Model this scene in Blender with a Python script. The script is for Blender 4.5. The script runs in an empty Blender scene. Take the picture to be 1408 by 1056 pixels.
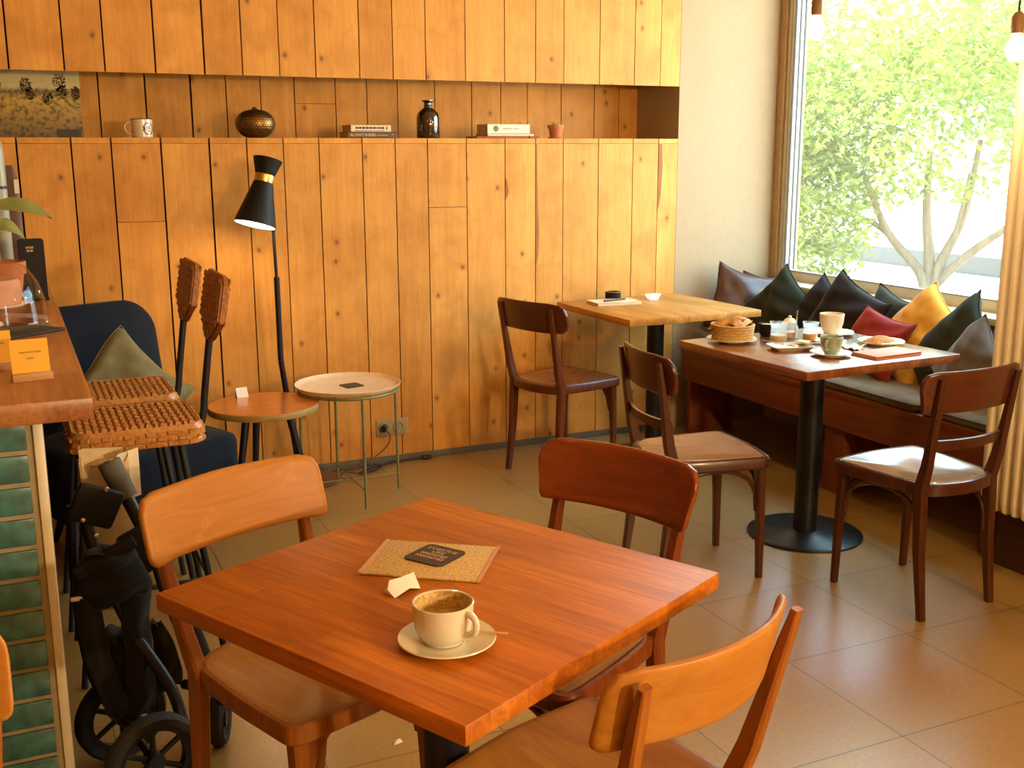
import bpy, bmesh, math, random
from mathutils import Vector, Matrix, Euler
from math import sin, cos, pi, radians as R

S = bpy.context.scene
COL = S.collection
rnd = random.Random(7)

# ------------------------------------------------------------------ camera, world, sun, exposure
cd = bpy.data.cameras.new('camera'); cam = bpy.data.objects.new('camera', cd); COL.objects.link(cam); S.camera = cam
cd.sensor_width = 36.0; cd.lens = 1499.9 * 36.0 / 1408.0; cd.clip_start = 0.02; cd.clip_end = 300
_yaw, _pit, _rol = R(24.6005), R(11.9922), R(-0.1998)
_f = Vector((sin(_yaw)*cos(_pit), cos(_yaw)*cos(_pit), -sin(_pit)))
_r = Vector((cos(_yaw), -sin(_yaw), 0)); _u = _r.cross(_f)
_r2 = _r*cos(_rol) + _u*sin(_rol); _u2 = -_r*sin(_rol) + _u*cos(_rol)
cam.matrix_world = Matrix(((_r2.x, _u2.x, -_f.x, 0.0), (_r2.y, _u2.y, -_f.y, 0.0), (_r2.z, _u2.z, -_f.z, 1.5), (0, 0, 0, 1)))

S.view_settings.view_transform = 'Standard'; S.view_settings.look = 'None'
S.view_settings.gamma = 1.0; S.view_settings.use_curve_mapping = False
S.view_settings.exposure = 0.0
S.cycles.caustics_reflective = False; S.cycles.caustics_refractive = False; S.cycles.sample_clamp_indirect = 8.0

SKY = 15.0
SUN = 45.0
LAMP = 1.1
W = bpy.data.worlds.new('daylight'); S.world = W; W.use_nodes = True
nt = W.node_tree; nt.nodes.clear()
wo = nt.nodes.new('ShaderNodeOutputWorld'); bg = nt.nodes.new('ShaderNodeBackground')
tc = nt.nodes.new('ShaderNodeTexCoord'); sx = nt.nodes.new('ShaderNodeSeparateXYZ'); cr = nt.nodes.new('ShaderNodeValToRGB')
nt.links.new(tc.outputs['Generated'], sx.inputs[0]); nt.links.new(sx.outputs['Z'], cr.inputs[0])
cr.color_ramp.elements[0].color = (1.0, 0.90, 0.74, 1); cr.color_ramp.elements[1].color = (0.50, 0.74, 1.0, 1); cr.color_ramp.elements[1].position = .8
_e = cr.color_ramp.elements.new(.20); _e.color = (0.68, 0.88, 1.0, 1)
_e = cr.color_ramp.elements.new(.35); _e.color = (0.42, 0.70, 1.0, 1)
nt.links.new(cr.outputs[0], bg.inputs[0]); nt.links.new(bg.outputs[0], wo.inputs[0]); bg.inputs[1].default_value = SKY

sl = bpy.data.lights.new('sun', 'SUN'); sun = bpy.data.objects.new('sun', sl); COL.objects.link(sun)
sl.energy = SUN; sl.angle = R(1.5); sl.color = (1.0, 0.93, 0.80)
sun.location = (20, 12, 20)
sun.rotation_euler = Vector((-0.10, -0.60, -0.80)).to_track_quat('-Z', 'Y').to_euler()

# ------------------------------------------------------------------ materials
MATS = {}
def _new(name):
    m = bpy.data.materials.new(name); m.use_nodes = True; MATS[name] = m
    return m, m.node_tree, m.node_tree.nodes['Principled BSDF']
def srgb(r, g, b):
    f = lambda c: c/12.92 if c <= .04045 else ((c+.055)/1.055)**2.4
    return (f(r/255), f(g/255), f(b/255), 1)
def lin(c): return (c[0], c[1], c[2], 1)
def ramp(t, stops):
    n = t.nodes.new('ShaderNodeValToRGB'); e = n.color_ramp.elements
    e[0].position, e[0].color = stops[0][0], lin(stops[0][1]); e[1].position, e[1].color = stops[-1][0], lin(stops[-1][1])
    for p, c in stops[1:-1]:
        k = e.new(p); k.color = lin(c)
    return n
def coords(t, scale=(1, 1, 1), loc=(0, 0, 0), rot=(0, 0, 0)):
    a = t.nodes.new('ShaderNodeTexCoord'); m = t.nodes.new('ShaderNodeMapping')
    m.inputs['Scale'].default_value = scale; m.inputs['Location'].default_value = loc; m.inputs['Rotation'].default_value = rot
    t.links.new(a.outputs['Object'], m.inputs['Vector']); return m
def noise(t, vec, scale, detail=3, dist=0.0, rough=.5):
    n = t.nodes.new('ShaderNodeTexNoise'); n.inputs['Scale'].default_value = scale; n.inputs['Detail'].default_value = detail
    n.inputs['Distortion'].default_value = dist; n.inputs['Roughness'].default_value = rough
    t.links.new(vec, n.inputs['Vector']); return n
def mix(t, fac, a, b, mode='MIX'):
    n = t.nodes.new('ShaderNodeMix'); n.data_type = 'RGBA'; n.blend_type = mode
    for s, v in ((0, fac), (6, a), (7, b)):
        if hasattr(v, 'is_linked') or hasattr(v, 'links'): t.links.new(v, n.inputs[s])
        elif s == 0: n.inputs[0].default_value = v
        else: n.inputs[s].default_value = lin(v)
    return n.outputs[2]
def bump(t, b, h, strength=.2, dist=.002):
    n = t.nodes.new('ShaderNodeBump'); n.inputs['Strength'].default_value = strength; n.inputs['Distance'].default_value = dist
    t.links.new(h, n.inputs['Height']); t.links.new(n.outputs[0], b.inputs['Normal'])
def plain(name, c, rough=.5, metal=0.0, var=.12, scale=25, coat=0.0, sheen=0.0, bumpy=0.0, spec=.5):
    m, t, b = _new(name); c = c[:3]
    v = coords(t); n = noise(t, v.outputs[0], scale, 4)
    r = ramp(t, [(.3, [x*(1-var) for x in c]), (.7, [min(1, x*(1+var)) for x in c])])
    t.links.new(n.outputs[0], r.inputs[0]); t.links.new(r.outputs[0], b.inputs['Base Color'])
    b.inputs['Roughness'].default_value = rough; b.inputs['Metallic'].default_value = metal
    b.inputs['Coat Weight'].default_value = coat; b.inputs['Sheen Weight'].default_value = sheen
    b.inputs['Specular IOR Level'].default_value = spec
    if bumpy: bump(t, b, n.outputs[0], bumpy)
    return m
def wood(name, c1, c2, axis=2, rough=.4, coat=.0, scale=9.0, stretch=.07, wear=None, wear_at=.62, contrast=(.3, .72)):
    m, t, b = _new(name); sc = [1, 1, 1]; sc[axis] = stretch
    v = coords(t, sc); n = noise(t, v.outputs[0], scale*4, 6, 1.2, .6); n2 = noise(t, v.outputs[0], scale*.7, 3, .6)
    r = ramp(t, [(contrast[0], c2[:3]), (contrast[1], c1[:3])]); t.links.new(n.outputs[0], r.inputs[0])
    col = mix(t, n2.outputs[0], r.outputs[0], [x*.72 for x in c2[:3]], 'MIX')
    r2 = ramp(t, [(.35, (0, 0, 0)), (.8, (.6, .6, .6))]); t.links.new(n2.outputs[0], r2.inputs[0])
    col = mix(t, r2.outputs[0], r.outputs[0], [x*.8 for x in c2[:3]])
    if wear:
        nw = noise(t, coords(t).outputs[0], 9, 5, .5, .65); rw = ramp(t, [(wear_at-.08, (0, 0, 0)), (wear_at+.12, (1, 1, 1))])
        t.links.new(nw.outputs[0], rw.inputs[0]); col = mix(t, rw.outputs[0], col, wear[:3])
    t.links.new(col, b.inputs['Base Color'])
    rr = ramp(t, [(.3, [rough*.8]*3), (.8, [min(1, rough*1.25)]*3)]); t.links.new(n2.outputs[0], rr.inputs[0])
    t.links.new(rr.outputs[0], b.inputs['Roughness']); b.inputs['Coat Weight'].default_value = coat; b.inputs['Coat Roughness'].default_value = .15
    b.inputs['Specular IOR Level'].default_value = .3; bump(t, b, n.outputs[0], .08, .001); return m
def staves(name, c1, c2, rough=.35, width=.042, length=.6, coat=.2):
    m, t, b = _new(name)
    v = coords(t, rot=(0, 0, pi/2)); k = t.nodes.new('ShaderNodeTexBrick'); t.links.new(v.outputs[0], k.inputs['Vector'])
    k.inputs['Scale'].default_value = 1; k.inputs['Brick Width'].default_value = length; k.inputs['Row Height'].default_value = width
    k.inputs['Mortar Size'].default_value = .0004; k.offset = .37
    k.inputs['Color1'].default_value = lin(c1[:3]); k.inputs['Color2'].default_value = lin(c2[:3]); k.inputs['Mortar'].default_value = lin([x*.6 for x in c2[:3]])
    g = coords(t, (1, .05, 1)); n = noise(t, g.outputs[0], 60, 6, 1.0, .6)
    r = ramp(t, [(.3, (.66, .60, .55)), (.7, (1.08, 1.08, 1.08))]); t.links.new(n.outputs[0], r.inputs[0])
    n3 = noise(t, coords(t, (1, .25, 1)).outputs[0], 13, 4, .8); r3 = ramp(t, [(.35, (.80, .76, .72)), (.68, (1.10, 1.12, 1.14))]); t.links.new(n3.outputs[0], r3.inputs[0])
    col = mix(t, 1.0, mix(t, 1.0, k.outputs['Color'], r.outputs[0], 'MULTIPLY'), r3.outputs[0], 'MULTIPLY')
    t.links.new(col, b.inputs['Base Color']); b.inputs['Roughness'].default_value = rough; b.inputs['Specular IOR Level'].default_value = .3
    b.inputs['Coat Weight'].default_value = coat; b.inputs['Coat Roughness'].default_value = .25
    bump(t, b, n.outputs[0], .05, .001); return m
def fabric(name, c, rough=.9, sheen=.12, weave=600):
    m, t, b = _new(name); c = c[:3]
    v = coords(t); n = noise(t, v.outputs[0], 14, 5); n2 = noise(t, v.outputs[0], weave, 2)
    r = ramp(t, [(.3, [x*.75 for x in c]), (.7, [min(1, x*1.2) for x in c])]); t.links.new(n.outputs[0], r.inputs[0])
    t.links.new(r.outputs[0], b.inputs['Base Color']); b.inputs['Roughness'].default_value = rough
    b.inputs['Sheen Weight'].default_value = sheen; b.inputs['Sheen Roughness'].default_value = .5; b.inputs['Specular IOR Level'].default_value = .2
    bump(t, b, n2.outputs[0], .25, .001); return m
def emit(name, c, s):
    m, t, b = _new(name); b.inputs['Base Color'].default_value = lin(c); b.inputs['Emission Color'].default_value = lin(c); b.inputs['Emission Strength'].default_value = s
    return m
def glassy(name, tint=(1, 1, 1), rough=0.0, thin=True, refl=.9):
    m, t, b = _new(name); t.nodes.remove(b); o = t.nodes['Material Output']
    g = t.nodes.new('ShaderNodeBsdfGlossy'); g.inputs['Roughness'].default_value = max(.02, rough); tr = t.nodes.new('ShaderNodeBsdfTransparent')
    tr.inputs[0].default_value = lin(tint); fr = t.nodes.new('ShaderNodeLayerWeight'); fr.inputs[0].default_value = .5; pw = t.nodes.new('ShaderNodeMath'); pw.operation = 'POWER'; pw.inputs[1].default_value = 4.0; t.links.new(fr.outputs['Facing'], pw.inputs[0])
    mu = t.nodes.new('ShaderNodeMath'); mu.operation = 'MULTIPLY_ADD'; mu.inputs[1].default_value = refl; mu.inputs[2].default_value = .04; t.links.new(pw.outputs[0], mu.inputs[0])
    mx = t.nodes.new('ShaderNodeMixShader'); t.links.new(mu.outputs[0], mx.inputs[0]); t.links.new(tr.outputs[0], mx.inputs[1]); t.links.new(g.outputs[0], mx.inputs[2])
    t.links.new(mx.outputs[0], o.inputs['Surface']); return m

def pine():
    m, t, b = _new('pine_boards')
    at = t.nodes.new('ShaderNodeAttribute'); at.attribute_name = 'board'
    tcn = t.nodes.new('ShaderNodeTexCoord')
    sh = t.nodes.new('ShaderNodeVectorMath'); sh.operation = 'MULTIPLY_ADD'; sh.inputs[1].default_value = (0, 0, 37.0)
    cmb = t.nodes.new('ShaderNodeCombineXYZ')
    for i in range(3): t.links.new(at.outputs['Fac'], cmb.inputs[i])
    t.links.new(cmb.outputs[0], sh.inputs[0]); t.links.new(tcn.outputs['Object'], sh.inputs[2])
    mp = t.nodes.new('ShaderNodeMapping'); mp.inputs['Scale'].default_value = (1, 1, .06); t.links.new(sh.outputs[0], mp.inputs['Vector'])
    n = noise(t, mp.outputs[0], 55, 6, 1.4, .6); n2 = noise(t, mp.outputs[0], 9, 3, .8)
    grain = ramp(t, [(.22, (.61, .275, .050)), (.52, (.70, .335, .066)), (.82, (.76, .385, .085))]); t.links.new(n.outputs[0], grain.inputs[0])
    big = ramp(t, [(.3, (.90, .86, .80)), (.7, (1.05, 1.05, 1.05))]); t.links.new(n2.outputs[0], big.inputs[0])
    col = mix(t, 1.0, grain.outputs[0], big.outputs[0], 'MULTIPLY')
    n3 = noise(t, sh.outputs[0], 5.5, 5, .4, .6); bl = ramp(t, [(.34, (.86, .80, .70)), (.56, (1.03, 1.03, 1.03))]); t.links.new(n3.outputs[0], bl.inputs[0]); col = mix(t, 1.0, col, bl.outputs[0], 'MULTIPLY')
    tone = ramp(t, [(0, (.92, .88, .82)), (1, (1.06, 1.06, 1.06))]); t.links.new(at.outputs['Fac'], tone.inputs[0])
    col = mix(t, 1.0, col, tone.outputs[0], 'MULTIPLY')
    sk = t.nodes.new('ShaderNodeSeparateXYZ'); t.links.new(sh.outputs[0], sk.inputs[0]); ck_ = t.nodes.new('ShaderNodeCombineXYZ'); t.links.new(sk.outputs['X'], ck_.inputs[0]); t.links.new(sk.outputs['Z'], ck_.inputs[1])
    mk = t.nodes.new('ShaderNodeMapping'); mk.inputs['Scale'].default_value = (6.0, 4.6, 1); t.links.new(ck_.outputs[0], mk.inputs['Vector'])
    vo = t.nodes.new('ShaderNodeTexVoronoi'); vo.voronoi_dimensions = '2D'; vo.inputs['Scale'].default_value = 1.0; t.links.new(mk.outputs[0], vo.inputs['Vector'])
    sc = t.nodes.new('ShaderNodeSeparateColor'); t.links.new(vo.outputs['Color'], sc.inputs[0])
    th = t.nodes.new('ShaderNodeMath'); th.operation = 'LESS_THAN'; th.inputs[1].default_value = .34; t.links.new(sc.outputs[0], th.inputs[0])
    kr = ramp(t, [(.0, (.9, .9, .9)), (.035, (.8, .8, .8)), (.055, (.3, .3, .3)), (.13, (0, 0, 0))]); t.links.new(vo.outputs['Distance'], kr.inputs[0])
    km = t.nodes.new('ShaderNodeMath'); km.operation = 'MULTIPLY'; t.links.new(kr.outputs[0], km.inputs[0]); t.links.new(th.outputs[0], km.inputs[1])
    col = mix(t, km.outputs[0], col, (.20, .065, .015))
    t.links.new(col, b.inputs['Base Color']); b.inputs['Roughness'].default_value = .55; b.inputs['Specular IOR Level'].default_value = .3
    bump(t, b, n.outputs[0], .15, .001); return m
def floor_mat():
    m, t, b = _new('vinyl_tiles')
    v = coords(t, loc=(-2.0113, -1.9417, 0)); k = t.nodes.new('ShaderNodeTexBrick'); t.links.new(v.outputs[0], k.inputs['Vector'])
    k.offset = 0; k.inputs['Scale'].default_value = 1; k.inputs['Brick Width'].default_value = .469; k.inputs['Row Height'].default_value = .469
    k.inputs['Mortar Size'].default_value = .0019; k.inputs['Mortar Smooth'].default_value = .1
    k.inputs['Color1'].default_value = (.34, .205, .055, 1); k.inputs['Color2'].default_value = (.375, .23, .065, 1); k.inputs['Mortar'].default_value = (.06, .035, .012, 1)
    n = noise(t, v.outputs[0], 70, 6, 0, .7); n2 = noise(t, v.outputs[0], 3, 3)
    r = ramp(t, [(.3, (.82, .80, .78)), (.7, (1.1, 1.1, 1.1))]); t.links.new(n.outputs[0], r.inputs[0])
    t.links.new(mix(t, 1.0, k.outputs['Color'], r.outputs[0], 'MULTIPLY'), b.inputs['Base Color'])
    rr = ramp(t, [(.3, (.31, .31, .31)), (.75, (.35, .35, .35))]); t.links.new(n2.outputs[0], rr.inputs[0]); t.links.new(rr.outputs[0], b.inputs['Roughness'])
    bump(t, b, n.outputs[0], .06, .001); b.inputs['Specular IOR Level'].default_value = 1.0; b.inputs['Coat Weight'].default_value = .38; b.inputs['Coat Roughness'].default_value = .28; return m
def wicker(name, c1, c2):
    m, t, b = _new(name)
    v = coords(t); k = t.nodes.new('ShaderNodeTexBrick'); t.links.new(v.outputs[0], k.inputs['Vector']); k.offset = .5
    n = noise(t, v.outputs[0], 90, 3); r = ramp(t, [(.3, c2), (.7, c1)]); t.links.new(n.outputs[0], r.inputs[0])
    t.nodes.remove(k); t.links.new(r.outputs[0], b.inputs['Base Color']); b.inputs['Roughness'].default_value = .4
    bump(t, b, n.outputs[0], .3, .002); return m
def leafmat(name, c, tr):
    m, t, b = _new(name); t.nodes.remove(b); o = t.nodes['Material Output']
    d = t.nodes.new('ShaderNodeBsdfDiffuse'); x = t.nodes.new('ShaderNodeBsdfTranslucent'); mx = t.nodes.new('ShaderNodeMixShader'); mx.inputs[0].default_value = .5
    g = t.nodes.new('ShaderNodeNewGeometry'); n = noise(t, coords(t).outputs[0], 1.7, 3)
    r = ramp(t, [(.3, [y*.6 for y in c]), (.7, c)]); t.links.new(n.outputs[0], r.inputs[0]); t.links.new(r.outputs[0], d.inputs[0])
    r2 = ramp(t, [(.3, [y*.7 for y in tr]), (.7, tr)]); t.links.new(n.outputs[0], r2.inputs[0]); t.links.new(r2.outputs[0], x.inputs[0])
    t.links.new(d.outputs[0], mx.inputs[1]); t.links.new(x.outputs[0], mx.inputs[2]); t.links.new(mx.outputs[0], o.inputs['Surface']); return m
def landscape():
    m, t, b = _new('printed_landscape')
    tcn = t.nodes.new('ShaderNodeTexCoord'); sp = t.nodes.new('ShaderNodeSeparateXYZ'); t.links.new(tcn.outputs['Object'], sp.inputs[0])
    n = noise(t, tcn.outputs['Object'], 16, 6, .4, .65); n2 = noise(t, tcn.outputs['Object'], 55, 4)
    ad = t.nodes.new('ShaderNodeMath'); ad.operation = 'MULTIPLY_ADD'; ad.inputs[1].default_value = .05; t.links.new(n.outputs[0], ad.inputs[0]); t.links.new(sp.outputs['Z'], ad.inputs[2])
    mr = t.nodes.new('ShaderNodeMapRange'); mr.inputs['From Min'].default_value = 0; mr.inputs['From Max'].default_value = .32; t.links.new(ad.outputs[0], mr.inputs[0])
    r = ramp(t, [(0, (.09, .055, .014)), (.22, (.26, .15, .03)), (.45, (.46, .28, .04)), (.62, (.58, .38, .05)), (.70, (.20, .14, .035)), (.76, (.66, .56, .27)), (1, (.74, .63, .33))]); t.links.new(mr.outputs[0], r.inputs[0])
    r2 = ramp(t, [(.36, (.30, .28, .22)), (.55, (1, 1, 1))]); t.links.new(n2.outputs[0], r2.inputs[0])
    hi = ramp(t, [(.70, (0, 0, 0)), (.76, (1, 1, 1))]); t.links.new(mr.outputs[0], hi.inputs[0])
    c = mix(t, hi.outputs[0], mix(t, 1.0, r.outputs[0], r2.outputs[0], 'MULTIPLY'), r.outputs[0])
    t.links.new(c, b.inputs['Base Color']); b.inputs['Roughness'].default_value = .4; return m

PINE = pine(); FLOOR = floor_mat()
CREAM = plain('cream_paint', (.40, .285, .160), .85, var=.03, scale=40, bumpy=.1)
CEIL = plain('ceiling_paint', (.66, .50, .28), .9, var=.02)
WARMW = plain('warm_beige_paint', (.34, .21, .095), .85, var=.03)
DARKGAP = plain('dark_backing', (.03, .014, .006), .9)
GREYTRIM = plain('grey_channel', (.13, .11, .075), .6)
BROWNPANEL = wood('brown_panel', (.10, .035, .014), (.05, .018, .008), 1, .5)
FRAME = plain('window_frame_paint', (.60, .53, .40), .45, var=.04)
FRAMED = plain('window_frame_tan', (.45, .30, .14), .6)  # tan trim colour beside the window frame
GASKET = plain('grey_gasket', (.34, .35, .32), .5)
PANE = glassy('window_pane', (.97, .99, .97), 0, refl=.25)
def milky_haze(m, k):  # mixes in white translucency: milky jars, imitated bloom haze over the window pane
    t = m.node_tree; o = t.nodes['Material Output']; old = o.inputs['Surface'].links[0].from_socket
    d = t.nodes.new('ShaderNodeBsdfTranslucent'); d.inputs[0].default_value = (.95, .95, .93, 1); mx = t.nodes.new('ShaderNodeMixShader'); mx.inputs[0].default_value = k
    t.links.new(old, mx.inputs[1]); t.links.new(d.outputs[0], mx.inputs[2]); t.links.new(mx.outputs[0], o.inputs['Surface'])
milky_haze(PANE, .010)
CH_RED = wood('chair_wood_reddish', (.24, .055, .010), (.12, .024, .005), 2, .28, .2)
CH_BACK = wood('chair_back_reddish', (.30, .060, .008), (.17, .030, .005), 0, .24, .25)
CH_DARK = wood('chair_wood_dark', (.095, .026, .009), (.048, .013, .005), 2, .33, .25)
CH_DBACK = wood('chair_back_dark', (.130, .034, .011), (.072, .018, .007), 0, .30, .3)
CH_MID = wood('chair_wood_brown', (.16, .046, .013), (.085, .022, .007), 2, .33, .25)
CH_SEAT = wood('seat_veneer_worn', (.44, .235, .070), (.34, .165, .045), 1, .30, .2)
CH_SEATD = wood('seat_veneer_brown', (.33, .135, .038), (.16, .055, .016), 1, .28, .35)
CH_SEATP = wood('seat_veneer_pale', (.46, .33, .18), (.38, .26, .13), 1, .16, 1.0)
CH_LIGHT = wood('chair_wood_honey', (.40, .135, .016), (.25, .070, .008), 2, .40, 0)
CH_SEATH = wood('seat_ply_honey', (.52, .215, .032), (.36, .120, .012), 1, .36, 0)
CH_LBACK = wood('chair_back_honey', (.56, .245, .038), (.42, .150, .018), 0, .42, 0, wear=(.60, .28, .05), wear_at=.66)
T_RED = staves('table_staves_red', (.64, .205, .014), (.53, .152, .009), .45, coat=0.0)
T_DARK = staves('table_staves_brown', (.34, .110, .030), (.25, .072, .020), .24, coat=1.0)
T_HONEY = staves('table_staves_honey', (.64, .31, .065), (.54, .235, .042), .40, coat=0.0)
BENCHW = wood('bench_wood', (.28, .070, .015), (.17, .038, .009), 1, .4, .05)
COUNTERW = staves('counter_staves', (.50, .22, .065), (.38, .15, .042), .35, .06, .9)
BLACK = plain('black_metal', (.012, .012, .013), .42, .3)
BLACKM = plain('black_matte', (.007, .007, .007), .6, spec=.3)
STEELBASE = plain('dark_steel_base', (.035, .040, .042), .36, .7)
BRASS = plain('brass', (.75, .50, .14), .28, 1.0, var=.1)
WHITEIN = plain('white_enamel_inside', (.9, .85, .75), .5)
TILE = plain('teal_glaze', (.030, .135, .130), .24, var=.5, scale=26, coat=.2, bumpy=.25)
GROUT = plain('grout', (.36, .29, .16), .9)
TRIMC = plain('cream_corner_trim', (.72, .66, .50), .4, var=.04)
WICK = wicker('wicker_honey', (.60, .27, .060), (.34, .125, .025))
WICKD = wicker('wicker_brown', (.46, .17, .045), (.20, .065, .018))
NAVY = fabric('navy_velvet', (.003, .006, .013), .85, .06)
OLIVE = fabric('olive_linen', (.16, .135, .055))
LEATHER = plain('brown_leather', (.075, .030, .016), .42, var=.25, scale=14, bumpy=.2)
YELLOWF = fabric('mustard_cloth', (.68, .34, .035))
DGREEN = fabric('dark_green_velvet', (.020, .020, .006), .9, .06)
DBROWN = fabric('black_brown_cloth', (.016, .011, .007), .9, .06)
DOLIVE = fabric('dark_olive_corduroy', (.032, .028, .012), .9, .1)
REDF = fabric('red_knit', (.30, .022, .014), .9, .3, 300)
GREYB = fabric('grey_brown_linen', (.085, .060, .035), .9, .3)
PURPLE = fabric('dull_purple_cloth', (.14, .085, .10), .9, .3)
PADF = fabric('taupe_seat_pad', (.16, .125, .075), .9, .2)
PORC = plain('white_porcelain', (.72, .66, .50), .15, var=.03, coat=.5)
STONEW = plain('speckled_stoneware', (.68, .60, .45), .35, var=.10, scale=120)
CELADON = plain('celadon_glaze', (.29, .34, .23), .2, var=.08, coat=.5)
COFFEE = plain('coffee_foam', (.42, .24, .065), .6, var=.35, scale=60)
STICK = plain('pale_stick', (.66, .36, .16), .6)
CORK = plain('cork_sheet', (.60, .40, .14), .85, var=.35, scale=220, bumpy=.3)
PAPER = plain('white_paper', (.80, .74, .60), .6, var=.05)
PAPERB = plain('cream_paper', (.72, .56, .32), .8, var=.12, bumpy=.1)
COASTER = plain('dark_coaster', (.060, .036, .018), .7, var=.3, scale=60)
LETTER = plain('pale_lettering', (.50, .33, .16), .7, var=.05)
INK = plain('dark_ink', (.03, .025, .02), .6)
INKY = plain('faded_ink', (.42, .26, .05), .7)
CARDY = plain('yellow_card', (.86, .46, .035), .7, var=.04)
HOLDER = wood('pale_wood_block', (.62, .36, .15), (.50, .26, .10), 0, .5)
CHROME = plain('worn_steel', (.55, .52, .46), .25, 1.0, var=.1)
DOME = glassy('clear_dome', (.97, .95, .90), 0, refl=.7)
JARG = glassy('clear_jar_glass', (.97, .98, .97), .05, refl=.5)
milky_haze(JARG, .22)
BOTTLE = plain('dark_bottle_glass', (.035, .018, .006), .06, var=.2, coat=1.0)
TERRA = plain('terracotta', (.50, .155, .050), .75, var=.15)
LEAFI = plain('soft_green_leaf', (.24, .26, .065), .5, var=.25, scale=12)
SLATE = plain('slate', (.022, .022, .022), .55, var=.2, bumpy=.1)
BREADC = plain('bread_crust', (.46, .22, .065), .8, var=.35, scale=40, bumpy=.4)
BASKET = plain('seagrass', (.56, .34, .11), .75, var=.35, scale=160, bumpy=.4)
CHEESE = plain('cheese_slice', (.85, .60, .18), .5, var=.06)
MILK = plain('cream_liquid', (.80, .62, .36), .4, var=.05)
ORANGE = plain('amber_liquid', (.70, .36, .10), .3, var=.1)
PINKC = plain('pink_cover', (.62, .30, .18), .6, var=.06)
REDC = plain('red_cover', (.45, .09, .04), .6, var=.06)
BKDARK = plain('brown_book_cover', (.12, .055, .025), .6, var=.1)
BKCREAM = plain('cream_book_cover', (.80, .62, .38), .6, var=.05)
BKWHITE = plain('white_book_cover', (.86, .76, .54), .55, var=.03)
GREENM = plain('sage_green_metal', (.20, .20, .085), .45, .2)
TRAYC = plain('cream_tray', (.74, .58, .36), .4, var=.05)
SIDETOP = wood('orange_side_table', (.62, .20, .036), (.46, .125, .022), 0, .22, .5)
SIDERIM = plain('olive_brass_edge', (.34, .22, .065), .5)
RADI = plain('radiator_enamel', (.86, .76, .56), .4, var=.03)
RADB = plain('radiator_pale_strip', (.55, .60, .62), .4, var=.03)
OUTLET = plain('taupe_socket', (.34, .27, .16), .45, var=.05)
CABLE = plain('black_cable', (.020, .012, .008), .5)
CABLEB = plain('brown_cable', (.14, .05, .02), .5)
BULBG = emit('lit_bulb', (1.0, .80, .52), 9.0)
LAMPIN = emit('lit_floor_lamp_bulb', (1.0, .82, .55), 14.0)
SOCKET = plain('brown_lampholder', (.22, .11, .04), .5)
GREYG = plain('grey_green_bottle', (.34, .34, .24), .35, var=.05)
GROUND = plain('sunlit_paving', (.42, .40, .37), .9, var=.1, scale=2)
HEDGEW = plain('grey_garden_wall', (.075, .070, .060), .9, var=.1)
HOUSE = plain('pale_render_wall', (.75, .73, .70), .9, var=.03)
BARK = wood('bark', (.28, .20, .11), (.17, .12, .065), 2, .9)
LEAFA = leafmat('yellow_green_leaves', (.25, .30, .065), (.32, .37, .075))
LEAFB = leafmat('fresh_green_leaves', (.19, .28, .08), (.24, .34, .10))
LEAFC = leafmat('lime_leaves', (.29, .31, .075), (.36, .38, .085))
CANVAS = fabric('stroller_canvas', (.010, .009, .007), .85, .1)
RUBBER = plain('tyre_rubber', (.022, .018, .013), .8)
GREYH = plain('grey_foam_grip', (.09, .085, .055), .8)
FLOWER = plain('white_crumb', (.8, .75, .62), .8)
PICT = landscape()

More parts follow.
